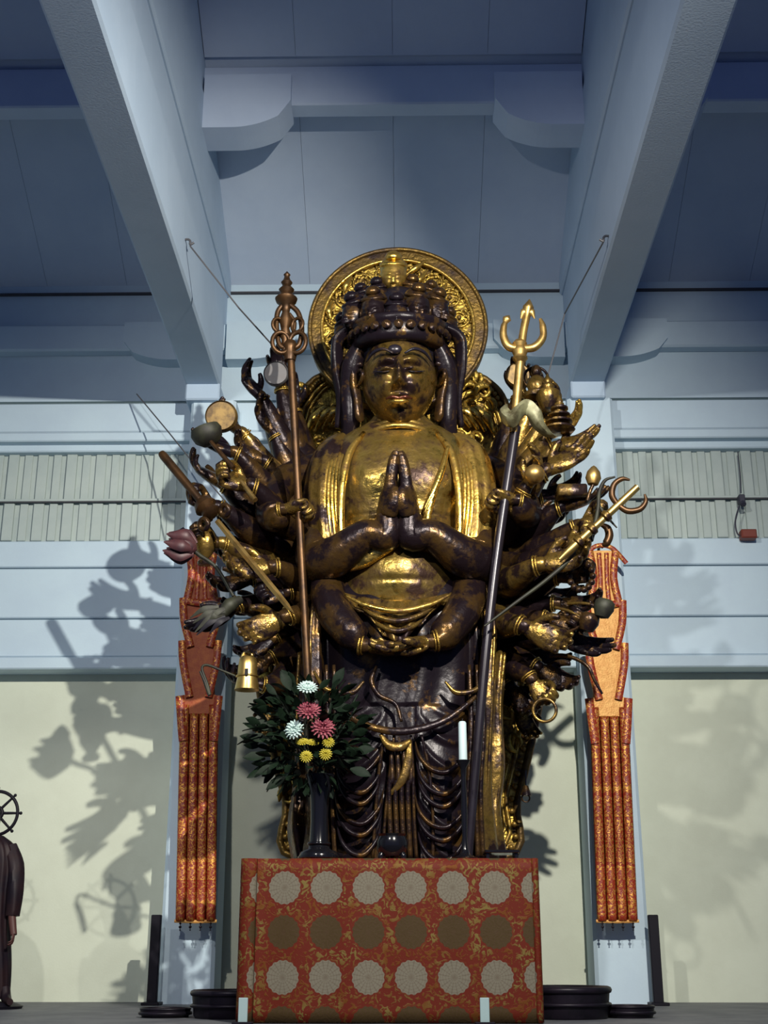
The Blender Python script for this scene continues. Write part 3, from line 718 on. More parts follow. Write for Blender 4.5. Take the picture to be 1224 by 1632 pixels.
for s in (-1, 1):                            # ears with long lobes
    e = MB().tube([hp_(s*.29, -.02, .13), hp_(s*.345, .0, .10), hp_(s*.355, .0, -.02), hp_(s*.33, -.02, -.16), hp_(s*.315, -.03, -.30), hp_(s*.295, -.02, -.34)], [.03, .045, .05, .045, .05, .03], 10, 6, (1.3, .7))
    e.torus(hp_(s*.325, -.05, .0), .06, .016, axis=(1, .4, 0), n=20, m=6, rz=.10)
    e.build('ear', 'gold_dark', head, sharp=False)
    # hair locks and crown ribbons falling beside the face
    MB().tube([hp_(s*.30, -.02, .30), hp_(s*.38, .02, .12), hp_(s*.40, .06, -.10), hp_(s*.39, .06, -.32), hp_(s*.42, .10, -.50)], [.06, .085, .08, .075, .05], 12, 8, None, (5, .12, .1)).build('hair_lock', 'lacquer_dark', head, sharp=False)
    MB().tube([hp_(s*.36, .05, .46), hp_(s*.49, .08, .36), hp_(s*.50, .10, .12), hp_(s*.47, .12, -.12), hp_(s*.50, .14, -.36)], [.05, .07, .065, .05, .03], 12, 8, (1.3, .7), (4, .15, .15)).build('crown_ribbon', 'lacquer_dark', head, sharp=False)
    MB().tube([hp_(s*.045, -0.409, 0.105), hp_(s*.12, -0.389, 0.145), hp_(s*.20, -0.334, 0.130), hp_(s*.255, -0.254, 0.080)], [.008, .014, .013, .006], 8, 5).build('eyebrow', 'hair_blue', head, sharp=False)
    MB().tube([hp_(s*.05, -0.378, -0.022), hp_(s*.10, -0.384, -0.036), hp_(s*.16, -0.351, -0.028), hp_(s*.20, -0.306, -0.010)], [.005, .010, .010, .004], 8, 5, (1, .6)).build('eye_slit', 'hair_blue', head, sharp=False)
MB().ball(hp_(-.03, -0.382, 0.145), .055, .028, .040).build('forehead_jewel', 'staff_grey', head)
MB().tube([hp_(-.10, -0.363, -0.245), hp_(-.05, -0.393, -0.240), hp_(0, -0.393, -0.248), hp_(.05, -0.393, -0.240), hp_(.10, -0.363, -0.245)], [.008, .022, .018, .022, .008], 8, 5, (1, .8)).build('upper_lip', 'lip_red', head, sharp=False)
MB().tube([hp_(-.075, -0.364, -0.262), hp_(-.03, -0.391, -0.272), hp_(.03, -0.391, -0.272), hp_(.075, -0.364, -0.262)], [.008, .022, .022, .008], 8, 5, (1, .8)).build('lower_lip', 'gold', head, sharp=False)
# hair cap and crown
MB().ball(hp_(0, .10, .27), .315, .33, .31, 40, 24).build('hair_cap', 'hair_blue', head, sharp=False)
cr = MB().lathe([(.33, -.10), (.365, -.08), (.375, -.03), (.36, .02), (.385, .06), (.40, .10), (.37, .12), (.31, .10)], (0, 0, 0), 56, sx=1, sy=1.02)
cr.transform(TILT @ Matrix.Translation((0, .02, .34))); cr.build('crown_band', 'lacquer_dark', head, sharp=False)
for k in range(15):
    a = R(-98+196*k/14)
    c = hp_(.392*math.sin(a), .02-.40*math.cos(a), .35); MB().lathe([(.0, -.01), (.035, -.005), (.038, .012), (.018, .028), (0, .034)], c, 10, axis=(math.sin(a), -math.cos(a), .1)).build('crown_rosette', 'gold_dark', head)
MB().lathe([(.30, 0), (.31, .05), (.28, .12), (.22, .20), (.17, .28), (.13, .34)], hp_(0, .04, .42), 28).build('topknot', 'hair_blue', head, sharp=False)
# the little heads around and above the crown
shm = head_mesh('crown_head', .092, .098, .125, 48, 44, None, 1.25)
shm.ball((0, .040, .065), .095, .085, .085, 16, 10); shm.lathe([(.05, .12), (.058, .14), (.045, .165), (.02, .18), (0, .182)], (0, .01, 0), 12)
shm.torus((0, .016, .088), .082, .014, axis=(0, 0, 1), n=20, m=6).tube([(0, .02, -.10), (0, .03, -.17), (0, .05, -.22)], [.05, .055, .09], 12, 3)
for s in (-1, 1): shm.ball((s*.097, 0, -.02), .014, .022, .05, 8, 6)
shmesh = shm.mesh('crown_head', 'gold_dark'); sht = shmesh.copy(); sht.materials.clear(); sht.materials.append(MATS['gold']); shd = shmesh.copy(); shd.materials.clear(); shd.materials.append(MATS['lacquer_dark'])
bm = bmesh.new(); bm.from_mesh(shmesh); bmesh.ops.recalc_face_normals(bm, faces=bm.faces[:]); bm.to_mesh(shmesh); bm.free()
HEADS = [(627, 446, 9.20, 1.22, 0), (597, 505, 9.00, 1.15, -14), (632, 512, 8.95, 1.05, 0), (664, 500, 9.00, 1.15, 16), (568, 512, 9.15, 1.15, -42), (692, 506, 9.15, 1.15, 44),
         (604, 484, 9.22, 1.0, -20), (654, 480, 9.22, 1.0, 20), (582, 492, 9.34, 1.0, -50), (680, 488, 9.34, 1.0, 50), (556, 540, 9.35, 1.1, -75), (706, 532, 9.35, 1.1, 75)]
for i, (px, py, Y, sc, ang) in enumerate(HEADS):
    inst('crown_head', sht if i == 0 else shmesh if i % 2 else shd, Matrix.Translation(V3(px, py-(8 if i else 3), Y)) @ Matrix.Rotation(R(ang), 4, 'Z') @ Matrix.Rotation(R(26), 4, 'X') @ Matrix.Scale(sc, 4), head)
MB().tube([V3(627, 462, 9.28), V3(627, 480, 9.26), V3(627, 505, 9.28)], [.06, .11, .15], 16, 5).build('head_pillar', 'hair_blue', head, sharp=False)

# ================================================================== halo and body aureole
HA = empty('halo', (SX, 10.15, PLAT), 'round gold openwork halo and tall leaf-shaped aureole behind the statue', 'halo')
hcn = V3(634, 526, 10.05); HR = .785
def ringdisc(c, r0, r1, Yf, Yb, n=72):
    m = MB(); prof = [(r0, Yb), (r0, Yf), (r1, Yf), (r1, Yb)]
    V = []
    for r, Y in prof:
        for k in range(n): V.append((c.x+r*math.cos(2*math.pi*k/n), Y, c.z+r*math.sin(2*math.pi*k/n)))
    Fc = [(i*n+k, ((i+1) % 4)*n+k, ((i+1) % 4)*n+(k+1) % n, i*n+(k+1) % n) for i in range(4) for k in range(n)]
    return m.add(V, Fc)
ringdisc(hcn, .01, .70, 10.05, 10.10).build('halo_disc', 'gold_relief', HA)
ringdisc(hcn, .665, HR, 9.99, 10.12).build('halo_rim', 'gold_border', HA)
MB().torus((hcn.x, 9.99, hcn.z), .67, .016, n=96).build('halo_fillet', 'gold', HA); MB().torus((hcn.x, 9.985, hcn.z), HR-.01, .02, n=96).build('halo_fillet', 'gold_border', HA)
MB().torus((hcn.x, 10.03, hcn.z), .40, .02, n=72).build('halo_fillet', 'gold', HA)
# scroll medallions round the halo
med = MB()
med.torus((0, 0, 0), .088, .013, n=22, m=6).torus((0, -.01, 0), .05, .011, n=18, m=6, a0=20, a1=320).ball((0, -.01, 0), .022, .018, .022, 8, 6)
for k in range(6):
    a = 2*math.pi*k/6; med.ball((.066*math.cos(a), -.008, .066*math.sin(a)), .016, .012, .016, 6, 5)
medm = med.mesh('scroll_medallion', 'gold_relief')
for k in range(16):
    a = 2*math.pi*(k+.5)/16; inst('scroll_medallion', medm, Matrix.Translation((hcn.x+.555*math.cos(a), 10.035, hcn.z+.555*math.sin(a))) @ Matrix.Rotation(-a, 4, 'Y'), HA)
lf = MB().tube([(0, 0, 0), (.03, -.02, .05), (.02, -.025, .10), (-.02, -.01, .13)], [.012, .026, .022, .006], 8, 4, (.6, 1)).tube([(0, 0, 0), (-.035, -.015, .03), (-.05, -.02, .07), (-.03, -.02, .10)], [.01, .016, .014, .004], 6, 4).mesh('scroll_leaf', 'gold_relief')
for k in range(32):
    for r, o in ((.445, 0), (.635, .5)):
        a = 2*math.pi*(k+o)/32
        inst('scroll_leaf', lf, Matrix.Translation((hcn.x+r*math.cos(a), 10.04, hcn.z+r*math.sin(a))) @ Matrix.Rotation(-a+math.pi/2+(1 if k % 2 else -1)*.9, 4, 'Y') @ Matrix.Scale(.72, 4), HA)
# flame-like scroll high on the right of the little top head
for k, (a, b, c) in enumerate((((645, 440), (662, 428), (678, 416)), ((648, 452), (668, 446), (682, 430)), ((640, 462), (672, 458), (690, 446)), ((690, 470), (704, 462), (712, 452)), ((560, 440), (552, 455), (548, 470)), ((530, 480), (524, 495), (528, 512)))):
    MB().tube([V3(*a, 9.98), V3(*b, 9.96), V3(*c, 9.98)], [.01, .03, .008], 8, 6).build('scroll_leaf', 'gold', HA)
# body aureole board, as an outline
AL = [(470, 640), (492, 612), (520, 596), (634, 560), (752, 596), (782, 610), (806, 640), (830, 720), (846, 800), (862, 900), (868, 1000), (866, 1090), (850, 1180), (826, 1280), (800, 1372)]
AR = [(474, 1372), (454, 1280), (428, 1180), (410, 1090), (406, 1000), (412, 900), (425, 800), (446, 720)]
def outl(shr, Y):
    pts = [V3(px, py, 10.2) for px, py in AL+AR]; c = V3(638, 950, 10.2); out = []
    P = catmull(pts+[pts[0]], 5)[:-1]
    for p in P: out.append((c.x+(p.x-c.x)*shr, c.z+(p.z-c.z)*(1-(1-shr)*.35)))
    return out
MB().prism(outl(1, 0), 10.20, 10.26).build('aureole_board', 'gold_relief', HA, smooth=False)
for shr, r in ((.99, .03), (.90, .018), (.86, .012)):
    P = [Vector((x, 10.18, z)) for x, z in outl(shr, 0)]; MB().tube(P, r, 8, closed=True).build('aureole_rim', 'gold_border' if shr > .95 else 'gold', HA)
bead = MB().ball((0, 0, 0), .024, .02, .024, 8, 6).mesh('bead', 'gold')
P = [Vector((x, 10.17, z)) for x, z in outl(.945, 0)]
for i, p in enumerate(P):
    q = P[(i+1) % len(P)]; L_ = (q-p).length; n_ = max(1, int(L_/.085))
    for k in range(n_):
        b_ = p.lerp(q, k/n_)
        if b_.z < 4.05 or b_.z > 5.6: inst('bead', bead, Matrix.Translation(b_), HA)
rnd = random.Random(3)
for k in range(90):                           # scrolling leaves over the board, where it shows
    if k < 60:
        t = rnd.random(); sgn = 1 if k % 2 else -1; py = 1100+270*t; wd = (222-64*t)*(.62+.28*rnd.random()); px = 637+sgn*wd
    else:
        sgn = 1 if k % 2 else -1; py = 600+130*rnd.random(); px = 637+sgn*(75+85*rnd.random())
    p = V3(px, py, 10.13); inst('scroll_leaf', lf, Matrix.Translation(p) @ Matrix.Rotation(rnd.uniform(0, 6.28), 4, 'Y') @ Matrix.Scale(rnd.uniform(.8, 1.4), 4), HA)
for s in (-1, 1):                             # paired crests where halo meets aureole
    q = (lambda x: x) if s < 0 else (lambda x: 1276-x)
    for k in range(4):
        MB().tube([V3(q(490+k*12), 690-k*3, 10.12), V3(q(500+k*14), 668-k*4, 10.06), V3(q(520+k*12), 652+k*2, 10.06), V3(q(536+k*8), 660+k*4, 10.10)], [.015, .045, .04, .01], 8, 6).build('scroll_leaf', 'gold', HA)
MB().box((SX-.3, 10.28, PLAT), (SX+.3, 10.36, 4.0)).build('halo_support', 'lacquer_dark', HA, smooth=False)

# ================================================================== things held in the hands
def disc(name, px, py, Y, r, m, label, cat, th=.03):
    c = V3(px, py, Y); o = MB().lathe([(0, -th), (r*.9, -th), (r, -th*.5), (r, th*.5), (r*.93, th), (r*.9, th*.6), (0, th*.6)], c, 36, axis=(0, -1, -.15)).build(name, m, label=label, cat=cat); return o
# tall ringed staff in the left grip
SF = empty('ringed_staff', V3(515, 1540, 9.04), 'tall bronze pilgrim staff with open looped head, gripped left of the chest', 'staff')
a, b = V3(463, 560, 8.93), V3(515, 1540, 9.04)
MB().tube([a, a.lerp(b, .5), b], [.030, .030, .030], 12, 6).build('shaft', 'bronze_staff', SF)
def P8(px, py, dy=0): return V3(px, py, 8.93+dy)
MB().lathe([(.045, -.05), (.055, 0), (.045, .05), (.06, .08), (.04, .12)], P8(462, 566), 14).build('collar', 'bronze_staff', SF)
for s in (-1, 1):                             # tall outer loop
    MB().tube([P8(461, 556), P8(461+s*15, 550), P8(461+s*20, 525), P8(459+s*17, 500), P8(457+s*8, 488), P8(456, 484)], .021, 10, 6).build('loop', 'bronze_staff', SF)
    MB().tube([P8(460, 540), P8(460+s*8, 528), P8(459+s*10, 512), P8(457+s*4, 500)], .015, 8, 6).build('loop', 'bronze_staff', SF)
    MB().torus(P8(461+s*13, 546, -.04), .07, .018, axis=(.3*s, 1, 0), n=20, rz=.09).build('ring', 'bronze_staff', SF)
    MB().torus(P8(459+s*15, 518, -.03), .05, .014, axis=(.5*s, 1, 0), n=18, rz=.06).build('ring', 'bronze_staff', SF)
MB().lathe([(.02, -.40), (.03, -.3), (.05, -.26), (.03, -.2), (.055, -.14), (.03, -.06), (.04, 0), (.08, .03), (.09, .06), (.06, .09), (.045, .11), (.062, .14), (.04, .165), (.032, .18), (.046, .205), (.028, .23), (.02, .26), (.028, .275), (.0, .31)], P8(456, 487), 16).build('finial', 'bronze_staff', SF)
# trident
TR = empty('trident', V3(732, 1540, 8.96), 'long three-pronged spear with gold head held right of the chest', 'spear')
a, b = V3(822, 680, 8.96), V3(732, 1540, 8.96)
MB().tube([a, V3(790, 900, 8.93), V3(766, 1130, 8.91), b], [.040, .036, .034, .030], 12, 6).build('shaft', 'staff_grey', TR)
a, b = V3(819, 690, 8.95), V3(830, 565, 8.93); MB().tube([a, b], [.036, .034], 12, 4).build('upper_shaft', 'bright_gold', TR)
MB().lathe([(.035, -.03), (.06, 0), (.05, .03), (.062, .06), (.045, .1), (.06, .13), (.035, .16)], V3(829, 572, 8.93), 14).build('collar', 'bright_gold', TR)
MB().tube([V3(830, 560, 8.93), V3(834, 530, 8.93), V3(839, 505, 8.93), V3(842, 490, 8.93), V3(844, 477, 8.93)], [.034, .032, .032, .045, .004], 10, 5).build('prong', 'bright_gold', TR)
for s in (-1, 1):
    MB().tube([V3(832, 556, 8.93), V3(832+s*20, 553, 8.92), V3(834+s*31, 538, 8.92), V3(834+s*31, 520, 8.92), V3(835+s*26, 508, 8.92)], [.030, .034, .030, .026, .012], 10, 6).build('prong', 'bright_gold', TR)
    MB().tube([V3(841, 494-s, 8.92), V3(841+s*6, 497, 8.91), V3(841+s*11, 508, 8.92)], [.02, .03, .004], 8, 5, (.5, 1)).build('barb', 'bright_gold', TR)
MB().tube([V3(803, 518, 8.92), V3(808, 508, 8.91), V3(812, 503, 8.92)], [.012, .036, .004], 8, 5, (.6, 1)).build('barb', 'bright_gold', TR)
# pale ribbon wound round the spear
SCF = MB().tube([V3(806, 648, 8.86), V3(804, 660, 8.80), V3(816, 668, 8.78), V3(826, 655, 8.80), V3(838, 650, 8.84), V3(850, 660, 8.84), V3(858, 676, 8.86), V3(872, 690, 8.92), V3(884, 696, 9.0)], [.02, .05, .055, .05, .05, .05, .04, .03, .01], 12, 6, (1.2, .8), (3, .18, .2))
SCF.build('ribbon', 'pale_verdigris', label='pale greenish curling ribbon wound round the three-pronged spear', cat='ribbon')
disc('mirror_disc', 440, 596, 9.62, .105, 'silver_disc', 'grey-white round disc in the topmost left hand', 'disc', .04)
disc('sun_disc', 353, 664, 9.22, .128, 'disc_gold', 'mottled gold round disc held up by an outer left hand', 'disc', .05)
disc('moon_disc', 825, 598, 9.68, .105, 'disc_gold', 'pale gold round disc behind the head of the spear', 'disc', .04)
# alms bowl, left
c = V3(333, 700, 9.02); o = MB().lathe([(0, -.05), (.06, -.045), (.11, 0), (.125, .06), (.11, .10), (.095, .105), (.09, .09), (0, .085)], c, 24, axis=(-.4, -.2, 1)).build('alms_bowl', 'verdigris', label='dark green rounded bowl under the mottled gold disc', cat='bowl')
# sword
SW = empty('sword', V3(330, 835, 8.85), 'long sword slanting across the left hands, hilt pointing up', 'sword')
def seg(px0, py0, px1, py1, t, Ya, Yb): return V3(px0+(px1-px0)*t, py0+(py1-py0)*t, Ya+(Yb-Ya)*t)
A = lambda t: seg(257, 722, 468, 978, t, 9.06, 8.72)
MB().tube([A(0), A(.02), A(.13), A(.25), A(.30)], [.026, .034, .034, .032, .03], 12, 2).build('grip', 'bronze_staff', SW)
MB().lathe([(.03, -.05), (.07, -.02), (.09, .03), (.06, .06), (.075, .1), (.04, .13)], A(.32), 14, axis=(.62, -.2, -.76)).build('guard', 'bronze_staff', SW)
for s in (-1, 1):
    p = A(.40); MB().torus(p+Vector((s*.075, 0, s*.055)), .04, .02, axis=(.6, 1, .3), n=16).build('guard_scroll', 'gold_dark', SW)
bl = MB(); d = (A(1)-A(.42)).normalized(); sd = Vector((.76, 0, .62)); up_ = Vector((0, -1, 0))
B = []
for t, w_ in ((.42, .020), (.6, .024), (.85, .024), (.95, .02), (1.0, .004)):
    p = A(t); B += [p-sd*w_, p+up_*.016, p+sd*w_, p-up_*.012]
bl.add(B, [(i*4+k, i*4+(k+1) % 4, (i+1)*4+(k+1) % 4, (i+1)*4+k) for i in range(4) for k in range(4)]+[(3, 2, 1, 0), (16, 17, 18, 19)])
bl.build('blade', 'bright_gold', SW, smooth=False)
# thin stick beside it
for n_, (a, b, lab) in enumerate((((336, 704), (372, 746), 'short bronze stick in the raised open left hand'), ((385, 768), (407, 797), 'short gold stick poking from the gold fist on the left'))):
    MB().tube([V3(*a, 8.95), V3(*b, 8.86)], [.016, .02], 10, 4).build('ritual_stick', 'bronze_staff' if n_ == 0 else 'bright_gold', label=lab, cat='stick')
# lotus bud with stem, far left
LB = empty('lotus_bud', V3(330, 905, 9.0), 'dusky pink lotus bud jutting out at the far left', 'lotus')
c0 = V3(306, 874, 8.92); ax = Vector((-1, -.05, .22))
MB().lathe([(.0, -.04), (.06, -.015), (.085, .05), (.075, .11), (.04, .15), (.0, .18)], c0, 18, axis=ax).build('bud', 'pink_bud', LB)
for k in range(7):
    a = 2*math.pi*k/7; pr = frame(c0, ax, (0, 1, 0), 1)
    MB().tube([pr @ Vector((.04*math.cos(a), .04*math.sin(a), -.02)), pr @ Vector((.09*math.cos(a), .09*math.sin(a), .06)), pr @ Vector((.08*math.cos(a), .08*math.sin(a), .13)), pr @ Vector((.08*math.cos(a), .08*math.sin(a), .20))], [.016, .04, .032, .004], 8, 5, (.5, 1.2)).build('petal', 'pink_bud', LB)
MB().tube([c0, V3(318, 885, 8.95), V3(345, 905, 9.0), V3(372, 950, 9.0)], [.018, .016, .014, .012], 8, 5).build('stem', 'verdigris', LB)
# black jewel above the bud
MB().lathe([(.02, -.05), (.05, -.03), (.055, .02), (.03, .06), (0, .085)], V3(291, 857, 9.0), 14).build('small_flower', 'black_matte', label='small black finial above the dusky pink lotus bud', cat='finial')
# water vase
VS = MB().lathe([(.0, -.14), (.05, -.14), (.055, -.12), (.03, -.09), (.075, -.02), (.085, .05), (.07, .11), (.03, .15), (.03, .20), (.05, .22), (.03, .235), (.0, .235)], V3(327, 872, 9.10), 20)
VS.build('water_vase', 'gold_worn', label='small gilt water vase standing before the dusky pink lotus bud', cat='vase')
# bell
BL = empty('bell', V3(394, 1090, 8.95), 'bright gold hand bell at the lower left of the arms', 'bell')
MB().lathe([(.0, .17), (.03, .165), (.06, .14), (.07, .08), (.072, .0), (.085, -.07), (.09, -.09), (.075, -.085), (0, -.05)], V3(394, 1080, 8.95), 20).build('bell_body', 'polished_brass', BL)
MB().torus(V3(394, 1051, 8.95)+Vector((0, 0, .02)), .035, .012, n=16).build('bell_ring', 'polished_brass', BL); MB().torus(V3(394, 1078, 8.95), .075, .008, axis=(0, 0, 1), n=20).build('bell_band', 'polished_brass', BL)
MB().box(V3(391, 1071, 8.86)-Vector((.005, .0, .02)), V3(395, 1071, 8.89)+Vector((.005, .0, .02))).build('bell_slot', 'black_matte', BL, smooth=False)
# fly-whisk of leaves hanging at left
WK = empty('willow_spray', V3(356, 985, 8.98), 'greyish green spray of leaves drooping from a lower left hand', 'plant')
MB().tube([V3(384, 955, 9.0), V3(366, 965, 8.96), V3(350, 985, 8.95)], [.03, .055, .03], 10, 6).build('stem', 'verdigris', WK)
rnd = random.Random(5)
for k in range(12):
    a = V3(352+rnd.uniform(-6, 14), 975+rnd.uniform(-8, 12), 8.93); e = a+Vector((-.10-rnd.random()*.12, -.03*rnd.random(), -.06-rnd.random()*.12))
    MB().tube([a, a.lerp(e, .5)+Vector((0, -.02, .02)), e], [.012, .026, .004], 6, 4, (.4, 1)).build('leaf', 'verdigris' if k % 3 else 'black_matte', WK)
# noose rope hanging over the left banner
MB().tube([V3(418, 1100, 9.05), V3(390, 1084, 9.0), V3(352, 1068, 8.98), V3(330, 1060, 8.98), V3(322, 1066, 8.98), V3(330, 1090, 8.98), V3(334, 1108, 8.98), V3(326, 1086, 8.98), V3(319, 1070, 8.98)], [.008, .008, .009, .010, .010, .012, .014, .012, .008], 8, 6).build('noose_cord', 'verdigris', label='greenish looped cord dangling over the left banner', cat='cord')
# ---------------- right side
# small seated figure in the hand
FG = empty('small_figure', V3(857, 622, 9.45), 'tiny gilt figure raised in an upper right hand beside the spear', 'figurine')
c = V3(856, 622, 9.42); MB().lathe([(.10, -.06), (.11, -.03), (.07, 0), (.085, .04), (.065, .10), (.03, .13)], c, 16, sy=.8).build('figure_body', 'gold_worn', FG); MB().ball(c+Vector((0, 0, .17)), .045, .045, .055).build('figure_head', 'gold_dark', FG)
MB().torus(c+Vector((0, .05, .13)), .10, .012, n=24).build('figure_halo', 'gold_dark', FG)
# covered jar
MB().lathe([(0, -.08), (.05, -.08), (.07, -.05), (.10, .02), (.095, .07), (.05, .10), (.055, .12), (.03, .15), (.035, .17), (.02, .20), (.0, .24)], V3(874, 638, 9.32), 20).build('covered_jar', 'gold_worn', label='small round covered jar with knob at the upper right', cat='jar')
# stupa-like stacked plates
PG = empty('miniature_pagoda', V3(893, 690, 9.25), 'little tiered gold pagoda tilting outward at the upper right', 'pagoda')
for k in range(4):
    c = V3(890+k*.5, 686-k*11, 9.25); MB().lathe([(.03, -.02), (.13-.02*k, 0), (.13-.02*k, .015), (.04, .035), (.04, .05)], c, 16).build('tier', 'gold_worn', PG)
MB().lathe([(.02, 0), (.03, .03), (.0, .09)], V3(892, 645, 9.25), 10).build('spire', 'gold_worn', PG)
MB().ball(V3(852, 756, 8.92), .078, .078, .075, 24, 16).build('jewel_ball', 'bright_gold', label='shiny gold ball resting in an inner right hand', cat='ball')
MB().cbox(V3(890, 789, 9.0)+Vector((0, 0, 0)), V3(936, 770, 9.0)+Vector((0, .22, 0)), .01).build('sutra_box', 'gold_worn', label='flat rectangular worn gold box on an outstretched right hand', cat='box')
# bud on stem
NB = empty('lotus_bud', V3(938, 790, 9.0), 'closed gold lotus bud on a short stem at the right', 'lotus')
MB().lathe([(0, -.01), (.04, .0), (.06, .05), (.05, .10), (.02, .14), (0, .155)], V3(945, 772, 9.0), 14, axis=(.1, 0, 1)).build('bud', 'bright_gold', NB); MB().tube([V3(945, 773, 9.0), V3(940, 784, 9.0), V3(936, 798, 9.0)], .014, 8, 4).build('stem', 'gold_dark', NB)
# bow: slim curved arc
MB().tube([V3(980, 760, 8.85), V3(964, 766, 8.85), V3(955, 785, 8.84), V3(953, 812, 8.83), V3(944, 845, 8.82), V3(915, 885, 8.80), V3(870, 925, 8.78), V3(820, 962, 8.76), V3(772, 998, 8.75)], [.008, .013, .015, .016, .018, .017, .015, .013, .007], 8, 6).build('bow', 'verdigris', label='long thin greenish bow curving from the right hands to the spear shaft', cat='bow')
MB().tube([V3(955, 806, 8.84), V3(966, 822, 8.82), V3(983, 841, 8.80)], [.013, .012, .006], 8, 4).build('arrow', 'verdigris', label='thin dark arrow crossing the bow at the right', cat='arrow')
# pronged thunderbolt
VJ = empty('vajra', V3(900, 885, 8.75), 'gold thunderbolt sceptre with curled prongs pointing to the upper right', 'sceptre')
A = lambda t: seg(892, 892, 1016, 776, t, 8.72, 8.62)
MB().tube([A(0), A(.12), A(.25), A(.5), A(.75), A(1)], [.018, .028, .030, .026, .028, .026], 12, 3).build('shaft', 'polished_brass', VJ)
for t in (.25, .42, .6): MB().lathe([(.025, -.03), (.045, -.015), (.045, .015), (.025, .03)], A(t), 14, axis=A(1)-A(0)).build('collar', 'gold_worn', VJ)
c = A(.80)
dv = (A(1)-A(0)).normalized(); nv = Vector((-dv.z, 0, dv.x))
for s in (-1, 1):
    MB().tube([c-dv*.04, c+nv*s*.08-dv*.02, c+nv*s*.13+dv*.05, c+nv*s*.12+dv*.12, c+nv*s*.075+dv*.155], [.02, .024, .022, .018, .008], 10, 5).build('prong', 'bronze_staff', VJ)
MB().tube([V3(958, 836, 8.85), V3(968, 842, 8.84), V3(971, 854, 8.84), V3(966, 866, 8.84), V3(960, 868, 8.84)], [.014, .028, .032, .03, .012], 10, 5).build('hook', 'bronze_staff', label='stubby brown hook hanging below the gold thunderbolt', cat='hook')
# bead string in right hand
PB = empty('prayer_beads', V3(920, 935, 8.9), 'loop of dark prayer beads in a right hand beside the banner', 'beads')
c = V3(926, 918, 8.9)
for k in range(14):
    a = 2*math.pi*k/14; MB().ball(c+Vector((.085*math.cos(a), -.02*math.sin(a), .10*math.sin(a))), .026, n=8, m=6).build('bead', 'gold_dark', PB)
# fruit on stems
for (bx, by, sx_, sy_, Y, m, lab) in ((962, 970, 905, 962, 8.80, 'verdigris', 'greenish round pod on a stalk in front of the right banner'), (938, 992, 885, 968, 8.86, 'gold_dark', 'dark brown pod on a stalk at the left edge of the right banner')):
    o = empty('seed_pod', V3(bx, by, Y), lab, 'pod'); c = V3(bx, by, Y)
    MB().lathe([(0, -.075), (.05, -.06), (.075, 0), (.07, .05), (.045, .07), (.03, .06), (0, .05)], c, 16, axis=(.3, -.2, 1)).build('pod', m, o); MB().tube([c, c.lerp(V3(sx_, sy_, Y+.1), .5)+Vector((0, 0, .02)), V3(sx_, sy_, Y+.15)], .012, 8, 5).build('stem', 'gold_worn', o)
MB().tube([V3(880, 1018, 9.0), V3(905, 1008, 8.95), V3(925, 998, 8.9)], [.012, .014, .012], 8, 4).build('ritual_stick', 'bronze_staff', label='thin bronze rod held level by a lower right hand', cat='stick')
MB().tube([V3(876, 1045, 9.05), V3(900, 1045, 9.0), V3(922, 1052, 8.97), V3(938, 1064, 8.95), V3(948, 1085, 8.95), V3(960, 1106, 8.95)], [.016, .016, .014, .013, .012, .008], 8, 6).build('axe_handle', 'gold_dark', label='thin dark curved rod bending down over the right banner', cat='rod')
MB().torus(V3(868, 1132, 9.0), .082, .012, axis=(.15, 1, 0), n=36).build('ring', 'gold_worn', label='plain thin metal ring hanging from the lowest right hand', cat='ring')
HB = empty('wind_bell', V3(838, 1275, 9.9), 'tiny bell on a thin wire at the lower right of the aureole', 'bell')
MB().tube([V3(838, 1228, 9.9), V3(838, 1258, 9.9)], .006, 6, 2).build('wire', 'wire', HB); MB().lathe([(0, .05), (.02, .045), (.035, 0), (.045, -.03), (0, -.02)], V3(838, 1262, 9.9), 12).build('bell_body', 'gold_dark', HB); MB().torus(V3(838, 1272, 9.9), .03, .006, n=14).build('clapper', 'gold_dark', HB)

# ================================================================== altar table with brocade
TY = 8.4
tz = at(620, 1368, TY).z; xa, xb = at(385, 1368, TY).x, at(855, 1368, TY).x
AT = empty('altar_table', ((xa+xb)/2, TY+.2, PLAT), 'altar table covered with red and gold brocade of round flower medallions', 'table')
cell = .2685
def cloth(name, pts, z0, z1, u0):
    """vertical cloth following a path of (x, Y); uv in medallion cells"""
    n = len(pts); Vv = []; U = []; s = u0
    rows = 14
    for i, (x, Y) in enumerate(pts):
        if i: s += math.hypot(x-pts[i-1][0], Y-pts[i-1][1])
        for r in range(rows+1):
            z = z0+(z1-z0)*r/rows
            Vv.append((x, Y, z)); U.append((s/cell, (z-tz)/cell+20.17))
    Fc = [(i*(rows+1)+r, (i+1)*(rows+1)+r, (i+1)*(rows+1)+r+1, i*(rows+1)+r+1) for i in range(n-1) for r in range(rows)]
    me = bpy.data.meshes.new(name); me.from_pydata(Vv, [], Fc); uvl = me.uv_layers.new(name='UVMap')
    for lp in me.loops: uvl.data[lp.index].uv = U[lp.vertex_index]
    me.materials.append(MATS['altar_brocade']); me.polygons.foreach_set('use_smooth', [True]*len(me.polygons))
    o = bpy.data.objects.new(name, me); COL.objects.link(o); adopt(o, AT)
    md = o.modifiers.new('t', 'SOLIDIFY'); md.thickness = .006
    return o
N = 60; pts = []
for i in range(N+1):
    t = i/N; x = xa+.085+(xb-xa-.10)*t; pts.append((x, TY+.006*math.sin(t*31)+.008*math.sin(t*12+1)))
cloth('front_cloth', pts, PLAT+.005, tz, -.235*cell)
cloth('side_cloth', [(xa+.005, TY+.39), (xa, TY+.2), (xa-.002, TY+.0), (xa+.02, TY-.022), (xa+.06, TY-.028), (xa+.095, TY-.016), (xa+.105, TY+.012)], PLAT+.005, tz, .40*cell)
